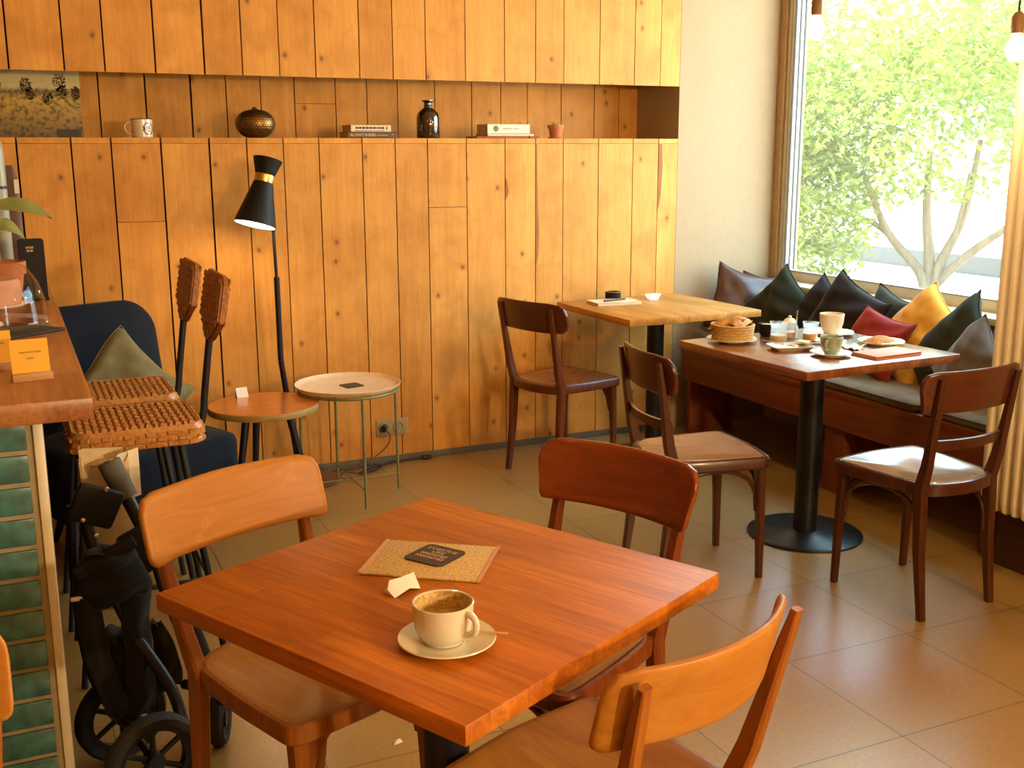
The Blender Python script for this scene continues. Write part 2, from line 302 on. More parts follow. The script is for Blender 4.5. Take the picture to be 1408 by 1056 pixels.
# ------------------------------------------------------------------ mesh helpers
class MB:
    def __init__(s): s.v = []; s.f = []; s.attr = []; s.weld = True
    def add(s, vs, fs, M=None, a=0.0):
        o = len(s.v)
        s.v += [tuple(M @ Vector(v)) if M is not None else tuple(v) for v in vs]
        s.f += [tuple(i+o for i in f) for f in fs]; s.attr += [a]*len(fs); return s
    def box(s, c, d, M=None, bev=0.0, a=0.0):
        bm = bmesh.new(); bmesh.ops.create_cube(bm, size=1)
        for v in bm.verts: v.co = Vector((v.co.x*d[0]+c[0], v.co.y*d[1]+c[1], v.co.z*d[2]+c[2]))
        if bev: bmesh.ops.bevel(bm, geom=bm.edges[:], offset=min(bev, min(d)*.45), segments=2, affect='EDGES', profile=.5)
        s.weld = False; return s.bm(bm, M, a)
    def bm(s, bm, M=None, a=0.0):
        bm.verts.index_update(); s.add([v.co[:] for v in bm.verts], [[v.index for v in f.verts] for f in bm.faces], M, a); bm.free(); return s
    def lathe(s, prof, seg=32, M=None, ang=(0, 2*pi)):
        full = abs(ang[1]-ang[0]-2*pi) < 1e-6; n = seg if full else seg+1; vs = []; fs = []
        for r, z in prof:
            for k in range(n):
                t = ang[0]+(ang[1]-ang[0])*k/seg; vs.append((max(r, 1e-5)*cos(t), max(r, 1e-5)*sin(t), z))
        for i in range(len(prof)-1):
            for k in range(seg):
                k2 = (k+1) % n; fs.append((i*n+k, i*n+k2, (i+1)*n+k2, (i+1)*n+k))
        return s.add(vs, fs, M)
    def cyl(s, a, b, r, r2=None, seg=16, cap=True):
        return s.tube([a, b], [r, r if r2 is None else r2], seg)
    def tube(s, pts, r, seg=10, closed=False, M=None):
        pts = [Vector(p) for p in pts]; n = len(pts); rs = r if isinstance(r, (list, tuple)) else [r]*n
        vs = []; fs = []; prev = None
        for i, p in enumerate(pts):
            if closed: t = pts[(i+1) % n]-pts[i-1]
            else: t = pts[min(i+1, n-1)]-pts[max(i-1, 0)]
            t.normalize()
            if prev is None:
                u = Vector((0, 0, 1)) if abs(t.z) < .9 else Vector((1, 0, 0))
                u = (u-t*u.dot(t)).normalized()
            else: u = (prev-t*prev.dot(t)).normalized()
            prev = u; w = t.cross(u)
            for k in range(seg):
                q = 2*pi*k/seg; vs.append(p+(u*cos(q)+w*sin(q))*rs[i])
        for i in range(n if closed else n-1):
            j = (i+1) % n
            for k in range(seg): fs.append((i*seg+k, i*seg+(k+1) % seg, j*seg+(k+1) % seg, j*seg+k))
        if not closed: fs += [tuple(range(seg))[::-1], tuple(range((n-1)*seg, n*seg))]
        return s.add(vs, fs, M)
    def bar(s, pts, wd, side, M=None):
        """rounded rectangular bar through pts; wd = (width along side, depth) per point"""
        side = Vector(side).normalized(); vs = []; fs = []; n = len(pts)
        for i, p in enumerate(pts):
            p = Vector(p); t = (Vector(pts[min(i+1, n-1)])-Vector(pts[max(i-1, 0)])).normalized()
            u = (side-t*side.dot(t)).normalized(); w = t.cross(u); a, b = wd[i][0]/2, wd[i][1]/2; c = min(a, b)*.35
            for x, y in ((a-c, b), (a, b-c), (a, -b+c), (a-c, -b), (-a+c, -b), (-a, -b+c), (-a, b-c), (-a+c, b)): vs.append(p+u*x+w*y)
        for i in range(n-1):
            for k in range(8): fs.append((i*8+k, i*8+(k+1) % 8, (i+1)*8+(k+1) % 8, (i+1)*8+k))
        fs += [tuple(range(8))[::-1], tuple(range((n-1)*8, n*8))]
        return s.add(vs, fs, M)
    def prism(s, poly, z0, z1, M=None, bev=0.0):
        bm = bmesh.new(); vs = [bm.verts.new((x, y, z0)) for x, y in poly]; f = bm.faces.new(vs)
        g = bmesh.ops.extrude_face_region(bm, geom=[f]); 
        for e in g['geom']:
            if isinstance(e, bmesh.types.BMVert): e.co.z = z1
        bmesh.ops.recalc_face_normals(bm, faces=bm.faces[:])
        if bev: bmesh.ops.bevel(bm, geom=[e for e in bm.edges if abs(e.verts[0].co.z-e.verts[1].co.z) < 1e-6], offset=bev, segments=2, affect='EDGES')
        return s.bm(bm, M)
    def rings(s, rs, M=None, cap0=True, cap1=True):
        n = len(rs[0]); vs = [p for r in rs for p in r]; fs = []
        for i in range(len(rs)-1):
            for k in range(n): fs.append((i*n+k, i*n+(k+1) % n, (i+1)*n+(k+1) % n, (i+1)*n+k))
        if cap0: fs.append(tuple(range(n))[::-1])
        if cap1: fs.append(tuple(range((len(rs)-1)*n, len(rs)*n)))
        return s.add(vs, fs, M)
    def grid(s, nu, nv, fn, M=None, thick=None):
        """fn(u, v) -> point; if thick is a function it gives the opposite face"""
        vs = [fn(i/nu, j/nv) for j in range(nv+1) for i in range(nu+1)]; fs = []
        q = lambda i, j: j*(nu+1)+i
        for j in range(nv):
            for i in range(nu): fs.append((q(i, j), q(i+1, j), q(i+1, j+1), q(i, j+1)))
        if thick:
            o = len(vs); vs += [thick(i/nu, j/nv) for j in range(nv+1) for i in range(nu+1)]
            fs += [tuple(reversed([k+o for k in f])) for f in fs[:]]
            edge = [q(i, 0) for i in range(nu+1)]+[q(nu, j) for j in range(1, nv+1)]+[q(i, nv) for i in range(nu-1, -1, -1)]+[q(0, j) for j in range(nv-1, 0, -1)]
            for a, b in zip(edge, edge[1:]+edge[:1]): fs.append((b, a, a+o, b+o))
        return s.add(vs, fs, M)

def mesh_of(name, mb, mat, sharp=35, attr=False):
    me = bpy.data.meshes.new(name); bm = bmesh.new(); vs = [bm.verts.new(v) for v in mb.v]
    for f in mb.f:
        try: bm.faces.new([vs[k] for k in f])
        except ValueError: pass
    if mb.weld and not attr: bmesh.ops.remove_doubles(bm, verts=bm.verts, dist=1e-6)
    bmesh.ops.recalc_face_normals(bm, faces=bm.faces); bm.to_mesh(me); bm.free(); me.update()
    for p in me.polygons: p.use_smooth = True
    me.set_sharp_from_angle(angle=R(sharp))
    if attr:
        at = me.attributes.new('board', 'FLOAT', 'FACE')
        if len(mb.attr) == len(me.polygons):
            for i, v in enumerate(mb.attr): at.data[i].value = v
    me.materials.append(mat); return me
def part(name, mb, mat, parent=None, sharp=35, label=None, attr=False, loc=None, rot=None):
    o = bpy.data.objects.new(name, mesh_of(name, mb, mat, sharp, attr)); COL.objects.link(o)
    if parent is not None: o.parent = parent
    if loc is not None: o.location = loc
    if rot is not None: o.rotation_euler = rot
    if label: o['label'] = label
    return o
def thing(name, label, cat, loc=(0, 0, 0), rz=0.0, group=None, rot=None):
    o = bpy.data.objects.new(name, None); COL.objects.link(o); o.empty_display_size = .05
    o.location = loc; o.rotation_euler = rot if rot is not None else (0, 0, rz)
    o['label'] = label; o['category'] = cat
    if group: o['group'] = group
    return o
def solo(name, label, cat, mb, mat, loc=(0, 0, 0), rz=0.0, group=None, rot=None, sharp=35):
    o = part(name, mb, mat, None, sharp); o.location = loc; o.rotation_euler = rot if rot is not None else (0, 0, rz)
    o['label'] = label; o['category'] = cat
    if group: o['group'] = group
    return o
def struct(name, mb, mat, attr=False, parent=None, sharp=35):
    o = part(name, mb, mat, parent, sharp, attr=attr)
    if parent is None: o['kind'] = 'structure'
    return o
def dup(root, loc, rz, label, group=None):
    r = root.copy(); COL.objects.link(r); r.location = loc; r.rotation_euler = (0, 0, rz); r['label'] = label
    if group: r['group'] = group
    for ch in list(root.children):
        c = ch.copy(); COL.objects.link(c); c.parent = r
        for g in list(ch.children):
            d = g.copy(); COL.objects.link(d); d.parent = c
    return r
def lettering(name, text, size, mat, parent, loc, rot, align='LEFT', width=None):
    c = bpy.data.curves.new(name, 'FONT'); c.body = text; c.size = size; c.extrude = .0003; c.align_x = align; c.align_y = 'CENTER'
    t = bpy.data.objects.new(name, c); COL.objects.link(t); bpy.context.view_layer.update()
    me = bpy.data.meshes.new_from_object(t); COL.objects.unlink(t); bpy.data.objects.remove(t); bpy.data.curves.remove(c)
    if width:
        xs = [v.co.x for v in me.vertices]; k = width/max(1e-6, max(xs)-min(xs))
        for v in me.vertices: v.co.x *= k
    me.materials.clear(); me.materials.append(mat)
    o = bpy.data.objects.new(name, me); COL.objects.link(o); o.parent = parent; o.location = loc; o.rotation_euler = rot; return o
def dashes(name, rows, mat, parent, loc, rot, h=.003, seed=1):
    """small unreadable print: rows of (y, [(x0, x1), ...]) laid as thin raised marks in the XY plane"""
    mb = MB()
    for y, segs in rows:
        for x0, x1 in segs: mb.box(((x0+x1)/2, y, .0002), (x1-x0, h, .0004))
    return part(name, mb, mat, parent, loc=loc, rot=rot)
def arc(c, r, a0, a1, n, ax=(1, 0, 0), ay=(0, 0, 1)):
    c, ax, ay = Vector(c), Vector(ax), Vector(ay)
    return [c+ax*(r*cos(a0+(a1-a0)*k/n))+ay*(r*sin(a0+(a1-a0)*k/n)) for k in range(n+1)]
def smooth(pts, n=8):
    P = [Vector(p) for p in pts]; P = [P[0]*2-P[1]]+P+[P[-1]*2-P[-2]]; out = []
    for i in range(1, len(P)-2):
        for k in range(n):
            t = k/n; a, b, c, d = P[i-1:i+3]
            out.append(.5*((2*b)+(c-a)*t+(2*a-5*b+4*c-d)*t*t+(3*b-a-3*c+d)*t**3))
    out.append(P[-2]); return out
def rpoly(w, d, r, n=6):
    out = []
    for cx, cy, a in ((w/2-r, d/2-r, 0), (-w/2+r, d/2-r, pi/2), (-w/2+r, -d/2+r, pi), (w/2-r, -d/2+r, 1.5*pi)):
        out += [(cx+r*cos(a+pi/2*k/n), cy+r*sin(a+pi/2*k/n)) for k in range(n+1)]
    return out
def lerp(tab, x):
    for (a, p), (b, q) in zip(tab, tab[1:]):
        if x <= b:
            t = (x-a)/(b-a); t = t*t*(3-2*t) if len(tab) > 3 else t
            return p+(q-p)*t
    return tab[-1][1]

# ------------------------------------------------------------------ the setting
WY, WX, NB = 4.985, 3.25, 5.405          # front face of the boards, their right end, back of the niche
ZL, ZU = 1.567, 1.833                    # niche opening
GX = [-2.6, -2.40, -2.19, -1.98, -1.79, -1.58, -1.37, -1.16, -.96, -.75, -.54, -.34, -.14, .062, .269, .427, .628, .832, .995, 1.156, 1.320, 1.524, 1.684, 1.845, 2.045, 2.249, 2.416, 2.570, 2.772, 2.976, 3.130, 3.25]
mb = MB(); rb = random.Random(3)
for a, b in zip(GX, GX[1:]):
    g = .0022 + .0022*rb.random() + (.0022 if a < .9 else 0)
    x0, x1 = a+g*.7, b-g*.7
    def board(z0, z1, y, th=.022):
        mb.box(((x0+x1)/2, y+th/2, (z0+z1)/2), (x1-x0, th, z1-z0), a=rb.random())
    joints = {.427: 1.212, 1.845: 1.241}
    j = joints.get(a)
    if j: board(.035, j-.0012, WY); board(j+.0012, ZL-.026, WY)
    else: board(.035, ZL-.026, WY)
    board(ZU, 3.0, WY)
    mb.box(((x0+x1)/2, WY+.21, ZL-.0125), (x1-x0, .42, .024), a=rb.random())      # shelf boards
    if abs(a-1.320) < .01: board(ZL, 1.735, NB); board(1.737, 2.0, NB)
    else: board(ZL, 2.0, NB)
wall = struct('wall_back', mb, PINE, attr=True)
mb = MB()
mb.box((.325, WY+.035, .775), (5.85, .015, 1.55)); mb.box((.325, WY+.035, 2.42), (5.85, .015, 1.16)); mb.box((.325, NB+.035, 1.8), (5.85, .015, .6)); mb.box((.325, WY+.23, 2.01), (5.85, .41, .02))
mb.box((.325, WY+.23, ZL-.035), (5.85, .41, .015))
mw = MB()
for pts in ([(2.416, 1.54), (2.424, 1.54), (2.428, 1.25), (2.436, 1.10), (2.430, .98), (2.417, .93)], [(3.133, 1.54), (3.150, 1.54), (3.158, 1.42), (3.148, 1.27), (3.140, 1.22), (3.133, 1.20)], [(2.251, 1.38), (2.262, 1.36), (2.268, 1.31), (2.258, 1.28), (2.251, 1.27)], [(2.980, 3.0), (2.986, 2.8), (2.981, 2.2)]):
    mw.add([(x, WY-.0012, z) for x, z in pts]+[(x, WY+.004, z) for x, z in pts], [tuple(range(len(pts)))]+[(i, (i+1) % len(pts), (i+1) % len(pts)+len(pts), i+len(pts)) for i in range(len(pts))])
struct('wane_edge', mw, wood('wane_bark', (.46, .19, .05), (.28, .09, .02), 2, .7), parent=wall)
struct('wall_backing', mb, DARKGAP)
struct('baseboard_back', MB().box((.325, WY+.012, .0175), (5.85, .02, .035), bev=.003), GREYTRIM)
struct('wall_corner', MB().box((3.66, WY+.30, 1.5), (.82, .6, 3.0)), CREAM)
struct('floor', MB().box((.4, .9, -.05), (9.4, 9.6, .1)), FLOOR)
struct('ceiling', MB().box((.6, .9, 3.05), (7.2, 9.6, .1)), CEIL)
struct('wall_left', MB().box((-2.65, .9, 1.5), (.1, 9.4, 3.0)), WARMW)
struct('wall_front', MB().box((.6, -3.75, 1.5), (6.6, .1, 3.0)), WARMW)
# window wall: a bay 0.66 m deep between the corner and the radiator pier, then the pier, then an unseen second window behind the photographer, put in for daylight
mb = MB(); mb.box((3.97, 3.865, .39), (.16, 2.25, .78)); mb.box((3.97, 3.865, 2.9), (.16, 2.25, .2))
struct('wall_right', mb, CREAM)
struct('wall_pier', MB().box((3.66, 2.27, 1.5), (.86, .94, 3.0)).box((3.59, -3.3, 1.5), (.72, .9, 3.0)).box((3.59, .40, 1.5), (.72, 2.8, 3.0)).box((3.59, -1.925, .4), (.72, 1.85, .8)).box((3.59, -1.925, 2.9), (.72, 1.85, .2)), CREAM)
struct('trim_1', MB().box((3.225, 1.98, .14), (.012, 1.52, .28)), BROWNPANEL)
def window(name, x, y0, y1, z0, z1, mull):
    f = MB(); d = .07; t = .055
    f.box((x, y1-t/2, (z0+z1)/2), (d, t, z1-z0), bev=.006).box((x, y0+t/2, (z0+z1)/2), (d, t, z1-z0), bev=.006)
    f.box((x, (y0+y1)/2, z0+t/2), (d, y1-y0-2*t, t), bev=.006).box((x, (y0+y1)/2, z1-t/2), (d, y1-y0-2*t, t), bev=.006)
    for m in mull: f.box((x, m, (z0+z1)/2), (d, .06, z1-z0-2*t), bev=.006)
    w = struct(name, f, FRAME)
    g = MB()
    for yy, xx in ((y0+t+.003, x-.030), (y1-t*.62, x-d/2-.0005), (y0+t*.62, x-d/2-.0005)): g.box((xx, yy, (z0+z1)/2), (.006, .004, z1-z0-2*t))
    for zz in (z0+t+.003, z1-t-.003): g.box((x-.030, (y0+y1)/2, zz), (.010, y1-y0-2*t, .006))
    struct('gasket', g, GASKET, parent=w); g = MB()
    for xx in (x-.030, x+.002, x+.033): g.box((xx, y1-t-.0015, (z0+z1)/2), (.009, .003, z1-z0-2*t))
    struct('seal', g, plain('dark_seal', (.035, .035, .03), .7), parent=w)
    struct('pane', MB().box((x-.024, (y0+y1)/2, (z0+z1)/2), (.006, y1-y0-2*t, z1-z0-2*t)), PANE, parent=w)
    return w
window('window_1', 3.93, 2.74, 4.935, .80, 2.80, [])
window('window_2', 3.40, -2.85, -1.0, .80, 2.80, [])
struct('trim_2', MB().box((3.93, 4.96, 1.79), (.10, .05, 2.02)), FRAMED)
struct('trim_3', MB().box((3.83, 3.84, .79), (.16, 2.19, .03), bev=.006), FRAME)       # sill board behind the cushions

# ------------------------------------------------------------------ radiator
rad = thing('radiator', 'tall cream column radiator standing at the right edge beside the window', 'radiator', (3.155, 2.735, .23))
for k in range(13):
    y = -.021-.042*k; c = MB()
    for dx in (-.028, .035):
        c.tube([(dx, y, .012), (dx, y, .05), (dx, y, 1.68), (dx, y, 1.72)], [.012, .0195, .0195, .012], 12)
    c.tube([(-.028, y, .02), (.035, y, .02)], .016, 10); c.tube([(-.028, y, 1.70), (.035, y, 1.70)], .016, 10)
    part('column', c, RADI, rad)
part('end_strip', MB().box((-.03, -.002, .86), (.012, .006, 1.6)), RADB, rad)
for zz in (.06, 1.66): part('header_pipe', MB().tube([(0, -.02, zz), (0, -.54, zz)], .015), RADI, rad)
for yy in (-.1, -.45):
    for zz in (.3, 1.3): part('bracket', MB().box((.050, yy, zz), (.045, .02, .03)), RADI, rad)

# ------------------------------------------------------------------ bench, pads, cushions
bench = thing('window_bench', 'long reddish wooden bench built in under the window', 'bench', (3.23, 3.83, 0))
part('seat_board', MB().box((.305, 0, .455), (.61, 2.08, .03), bev=.004), BENCHW, bench)
part('front_board', MB().box((.016, 0, .372), (.028, 2.06, .136), bev=.003), BENCHW, bench)
for y in (1.0, -.15, -1.0): part('support_panel', MB().box((.17, y, .22), (.28, .12 if y == -.15 else .03, .44), bev=.003), BENCHW, bench)
part('back_rail', MB().box((.59, 0, .41), (.03, 2.0, .06)), BENCHW, bench)
def pad(name, label, y0, y1, mat, w=.50, x=3.49, z=.47, th=.04, group=None):
    d = y1-y0; t = thing(name, label, 'seat pad', (x, (y0+y1)/2, z), group=group)
    rs = []
    for k, (ins, zz) in enumerate(((.012, 0), (0, th*.3), (0, th*.65), (.012, th*.95), (.05, th*1.08), (.14, th*1.12))):
        rs.append([(px, py, zz) for px, py in rpoly(w-2*ins, d-2*ins, .03)])
    part('padding', MB().rings(rs), mat, t, 60)
    part('piping', MB().tube([(px, py, th*.8) for px, py in rpoly(w+.002, d+.002, .03)], .004, 6, True), mat, t)
    return t
pad('seat_pad', 'flat taupe seat pad on the bench by the far corner', 3.80, 4.80, PADF)
pad('seat_pad', 'flat taupe seat pad in the middle of the bench behind the laid table', 3.19, 3.785, PADF)
pad('seat_pad', 'short taupe seat pad at the radiator end of the bench', 2.80, 3.175, PADF)

def cushion(label, mat, w, h, th, c, yaw, lean, roll, seed=0, pinch=.035, group='cushions heaped along the window bench', seam=True, cat='cushion'):
    """c: centre; yaw: which way it faces (0 = -Y); lean: tilt back; roll: turned in its own plane"""
    M = Matrix.Rotation(yaw, 3, 'Z') @ Matrix.Rotation(-lean, 3, 'X') @ Matrix.Rotation(roll, 3, 'Y')
    o = thing('cushion', label, cat, c, group=group, rot=M.to_euler()); rr = random.Random(seed); ph = [rr.uniform(0, 6.28) for _ in range(6)]; am = [rr.uniform(.5, 1.0) for _ in range(3)]
    def sh(u, v, s):
        a, b = 2*u-1, 2*v-1
        ex = 1-pinch*(1-abs(b)**2.2); ez = 1-pinch*(1-abs(a)**2.2)
        x = a*w/2*ex; z = b*h/2*ez
        e = max(0, (1-abs(a)**2.4))*max(0, (1-abs(b)**2.4)); t = th/2*e**.38
        wr = .010*am[0]*sin(4*a+2*b+ph[0])*e**.3+.004*am[1]*sin(11*b-5*a+ph[1])*e**.3+.006*am[2]*sin(7*(a*a-b)+ph[2])*e**.4
        dz = -.03*sin(pi*(a+1)/2)*(1 if b > 0 else 0)*b*.6
        return (x+.01*sin(3*b+ph[3]), s*(t+wr*th/.14)+.015*sin(2.5*a+ph[4])*(1-e), z+dz)
    n = 26; m = MB(); m.grid(n, n, lambda u, v: sh(u, v, -1)); m.grid(n, n, lambda u, v: sh(u, v, 1) if 0 < u < 1 and 0 < v < 1 else sh(u, v, -1))
    part('cover', m, mat, o, 80)
    if seam:
        ed = [(i/n, 0) for i in range(n)]+[(1, i/n) for i in range(n)]+[(1-i/n, 1) for i in range(n)]+[(0, 1-i/n) for i in range(n)]
        part('seam', MB().tube([sh(u, v, -1) for u, v in ed], .003, 5, True), mat, o)
    return o
q = -pi/2
cushion('brown leather cushion leaning on the cream wall at the far end of the bench', LEATHER, .33, .37, .13, (3.56, 4.80, .70), R(-14), R(16), R(20), 1)
cushion('small brown leather cushion half hidden in the corner below the window frame', LEATHER, .26, .26, .10, (3.73, 4.84, .71), R(-30), R(14), R(12), 2)
cushion('small mustard cushion peeking out beside the brown leather cushion', YELLOWF, .26, .28, .10, (3.67, 4.70, .66), R(-45), R(18), R(6), 3)
cushion('dark green velvet cushion standing on its corner, leftmost of the dark cushions', DGREEN, .37, .37, .13, (3.58, 4.50, .685), q+R(10), R(24), R(36), 4)
cushion('black-brown cushion with a pointed top squeezed between two larger dark cushions', DBROWN, .36, .36, .11, (3.64, 4.26, .685), q+R(4), R(22), R(24), 5)
cushion('big blackish cushion in the middle of the bench, tallest of the row', DBROWN, .40, .40, .13, (3.58, 4.02, .70), q, R(24), R(19), 6)
cushion('dark olive corduroy cushion lying behind the red one against the window', DOLIVE, .38, .34, .10, (3.70, 3.87, .69), q+R(-4), R(20), R(12), 7)
cushion('small red knitted cushion, the only red one', REDF, .27, .28, .08, (3.46, 3.67, .665), q+R(10), R(24), R(11), 8, pinch=0.0)
cushion('large crumpled mustard cushion with a peaked top beside the red one', YELLOWF, .40, .40, .15, (3.60, 3.55, .69), q+R(-6), R(28), R(30), 9)
cushion('dark green velvet cushion at the radiator end, resting on one corner', DGREEN, .37, .40, .12, (3.55, 3.32, .685), q+R(-10), R(26), R(40), 10)
cushion('grey-brown linen cushion low in front of the dull purple one', GREYB, .32, .32, .10, (3.44, 3.13, .655), q+R(-8), R(24), R(34), 11)
cushion('dull purple cushion upright against the radiator end of the bay', PURPLE, .36, .34, .09, (3.58, 3.04, .70), q+R(-22), R(16), R(4), 12)

# ------------------------------------------------------------------ tables
def cafe_table(label, loc, rz, sx, sy, mat, h=.76, th=.032, pole=.042, base=.225):
    t = thing('cafe_table', label, 'table', loc, rz, 'square pedestal tables')
    part('tabletop', MB().box((0, 0, h-th/2), (sx, sy, th), bev=.003), mat, t)
    part('top_plate', MB().box((0, 0, h-th-.004), (.30, .30, .008)), BLACK, t)
    part('pole', MB().cyl((0, 0, .012), (0, 0, h-th-.008), pole, seg=28), BLACK, t)
    part('base_plate', MB().lathe([(0, 0), (base, 0), (base, .008), (base-.006, .012), (.06, .014), (.05, .02), (0, .02)], 56), STEELBASE, t)
    return t
cafe_table('square red-brown wooden table in front with one coffee cup on it', (.641, 1.692, 0), R(26.3), .69, .712, T_RED)
cafe_table('square brown wooden table laid with breakfast dishes by the window bench', (2.795, 3.292, 0), R(2.5), .742, .742, T_DARK, pole=.046)
cafe_table('square honey-coloured wooden table against the boarded wall by the cream corner', (2.862, 4.545, 0), R(1.0), .735, .70, T_HONEY)

# ------------------------------------------------------------------ chairs
def seat_outline(k=0.0, wf=.405, wr=.33, d=.395, yf=.20):
    """closed outline of a bentwood seat, inset by k; front at +Y"""
    c = [(-wr/2, yf-d), (0, yf-d-.035), (wr/2, yf-d), (wr/2+.028, yf-d*.5), (wf/2, yf-.005), (0, yf+.014), (-wf/2, yf-.005), (-wr/2-.028, yf-d*.5)]
    rad = [.075, 0, .075, 0, .035, 0, .035, 0]; out = []; n = len(c)
    for i in range(n):
        p, a, b = Vector(c[i]), Vector(c[i-1]), Vector(c[(i+1) % n])
        r = rad[i] or .05; u = (a-p).normalized()*r; v = (b-p).normalized()*r
        for j in range(7):
            t = j/6; out.append(p+u*(1-t)**2+v*t*t)
    cen = Vector((0, yf-d/2))
    return [((p-cen)*(1-k/(.2))+cen) for p in out]
def post_xy(z, tilt):
    """rear leg and post: y on the centre line at height z"""
    return lerp([(0, -.205), (.20, -.178), (.44, -.165)], z) if z < .44 else -.165-(z-.44)*math.tan(tilt)
def make_chair(label, loc, rz, frame, backm, seatm, style='flared', rail=True, brace=True, top=.83, tilt=R(15), bw=.43, bh=.14, cv=.045, group='bentwood cafe chairs', rearx=.163, thick=.016, posttop=None, splay=.024):
    t = thing('cafe_chair', label, 'chair', loc, rz, group)
    pt = posttop if posttop else top-.022
    for s in (-1, 1):
        zs = [0, .10, .22, .34, .44, .52, .62, .72, pt]
        pts = [(s*(rearx+max(0, z-.44)*splay), post_xy(z, tilt)-(.008 if z > .44 else 0), z) for z in zs]
        part('rear_leg', MB().bar(pts, [(.024, .026), (.027, .030), (.030, .036), (.032, .040), (.032, .042), (.029, .036), (.027, .028), (.025, .021), (.021, .013)], (1, 0, 0)), frame, t)
        part('front_leg', MB().bar([(s*.170, .178, 0), (s*.169, .174, .2), (s*.166, .168, .36), (s*.166, .166, .418)], [(.023, .023), (.028, .028), (.035, .035), (.037, .037)], (1, 0, 0)), frame, t)
    o0, o1 = seat_outline(0), seat_outline(.004)
    fr = part('seat_frame', MB().rings([[(p.x, p.y, z) for p in seat_outline(k)] for k, z in ((.006, .412), (0, .418), (0, .448), (.004, .454), (.013, .455))], cap1=False), frame, t)
    rs = [[(p.x, p.y, z) for p in seat_outline(k)] for k, z in ((.012, .4548), (.022, .4552), (.036, .453), (.06, .449), (.09, .444), (.13, .441), (.16, .4405), (.19, .441))] if style == 'slab' else [[(p.x, p.y, z) for p in seat_outline(k)] for k, z in ((.0125, .4552), (.0135, .4500), (.0185, .4500), (.0200, .4556), (.04, .4545), (.08, .449), (.12, .446), (.16, .4455), (.19, .4455))]
    part('seat', MB().rings(rs, cap0=False), seatm, t, 50)
    zc = top-bh/2; y0 = post_xy(zc, tilt)+.012
    if style == 'flared':
        up = [(0, .5), (.78, .49), (.92, .44), (.98, .33), (1.0, .20)]; lo = [(0, -.5), (.86, -.5), (.915, -.485), (.935, -.34), (.955, -.12), (1.0, .06)]
    elif style == 'round':
        up = [(0, .5), (.6, .5), (.86, .46), (.95, .36), (1.0, .12)]; lo = [(0, -.5), (.6, -.5), (.86, -.47), (.95, -.38), (1.0, -.16)]
    else:
        up = [(0, .5), (.80, .47), (.93, .42), (.985, .30), (1.0, .16)]; lo = [(0, -.46), (.7, -.47), (.93, -.5), (.985, -.44), (1.0, -.34)]
    def bp(u, v, s):
        a = 2*u-1; z0, z1 = lerp(lo, abs(a))*bh, lerp(up, abs(a))*bh; z = zc+z0+(z1-z0)*v
        d = min(v, 1-v)*(z1-z0); d2 = (1-abs(a))*bw/2; rr_ = thick*.55; k1 = min(1, d/rr_); k2 = min(1, d2/rr_); th = thick*(.25+.75*math.sqrt(max(0, 1-(1-k1)**2)))*(.25+.75*math.sqrt(max(0, 1-(1-k2)**2)))
        return (a*bw/2, y0-(z-zc)*math.tan(tilt)+cv*(a*a-.62)+s*th/2, z)
    cu = lambda u: .5-.5*cos(pi*u)
    m = MB().grid(48, 18, lambda u, v: bp(cu(u), cu(v), 1), thick=lambda u, v: bp(cu(u), cu(v), -1))
    part('backrest', m, backm, t, 75)
    if style == 'flared' or rail:
        for s in (-1, 1): pass
    if rail:
        zr = .585; yr = post_xy(zr, tilt)+.004
        def rp(u, v, s):
            a = 2*u-1; z = zr+(v-.5)*.034; return (a*(rearx+.012), yr-.035*(1-a*a)-(z-zr)*math.tan(tilt)+s*.006, z)
        part('lower_rail', MB().grid(20, 3, lambda u, v: rp(u, v, 1), thick=lambda u, v: rp(u, v, -1)), frame, t)
    if brace:
        def br(a, b):
            a, b = Vector(a), Vector(b); d = b-a
            pts = [a]+[a+d*.5*(1-cos(pi*k/14))/1.0*1.0+Vector((0, 0, (.155)*sin(pi*k/14)**.6)) for k in range(1, 14)]+[b]
            return MB().tube(pts, .0085, 8)
        part('arch_brace', br((-.160, .168, .25), (.160, .168, .25)), frame, t)
        for s in (-1, 1): part('arch_brace', br((s*.160, .160, .25), (s*.152, -.165, .25)), frame, t)
    else:
        for s in (-1, 1):
            part('corner_block', MB().prism([(0, 0), (.085, 0), (.06, -.012), (.035, -.032), (.016, -.062), (.006, -.095), (0, -.125)], -.012, .012, Matrix.Translation((s*.150, .166, .414)) @ Matrix.Rotation(pi if s > 0 else 0, 4, 'Z') @ Matrix.Rotation(pi/2, 4, 'X')), frame, t)
    return t
make_chair('honey chair with a broad pale backrest on the left of the front table', (.495, 2.104, 0), R(-155.5), CH_LIGHT, CH_LBACK, CH_SEATH, 'slab', False, False, top=.825, bw=.46, bh=.15, thick=.024, cv=.03, splay=.085)
make_chair('glossy red-brown chair with flared back pushed in at the far side of the front table', (1.006, 1.994, 0), R(114.5), CH_RED, CH_BACK, CH_SEATD, 'flared', False, True, top=.83, bw=.44, bh=.145, thick=.02)
make_chair('worn honey chair seen from behind at the near right of the front table', (.838, 1.487, 0), R(19), CH_LIGHT, CH_LBACK, CH_SEATH, 'slab', False, False, top=.80, bw=.44, bh=.145, cv=.075, tilt=R(14), splay=.085)
make_chair('dark brown chair with pale worn seat on the left of the laid breakfast table', (2.195, 3.19, 0), R(-98.5), CH_DARK, CH_DBACK, CH_SEAT, 'round', True, True, top=.83, tilt=R(9))
make_chair('dark brown chair with shiny pale seat, back to the viewer, near the radiator', (2.743, 2.68, 0), R(3.4), CH_DARK, CH_DBACK, CH_SEATP, 'flared', True, True, top=.83, tilt=R(8.5), bw=.445)
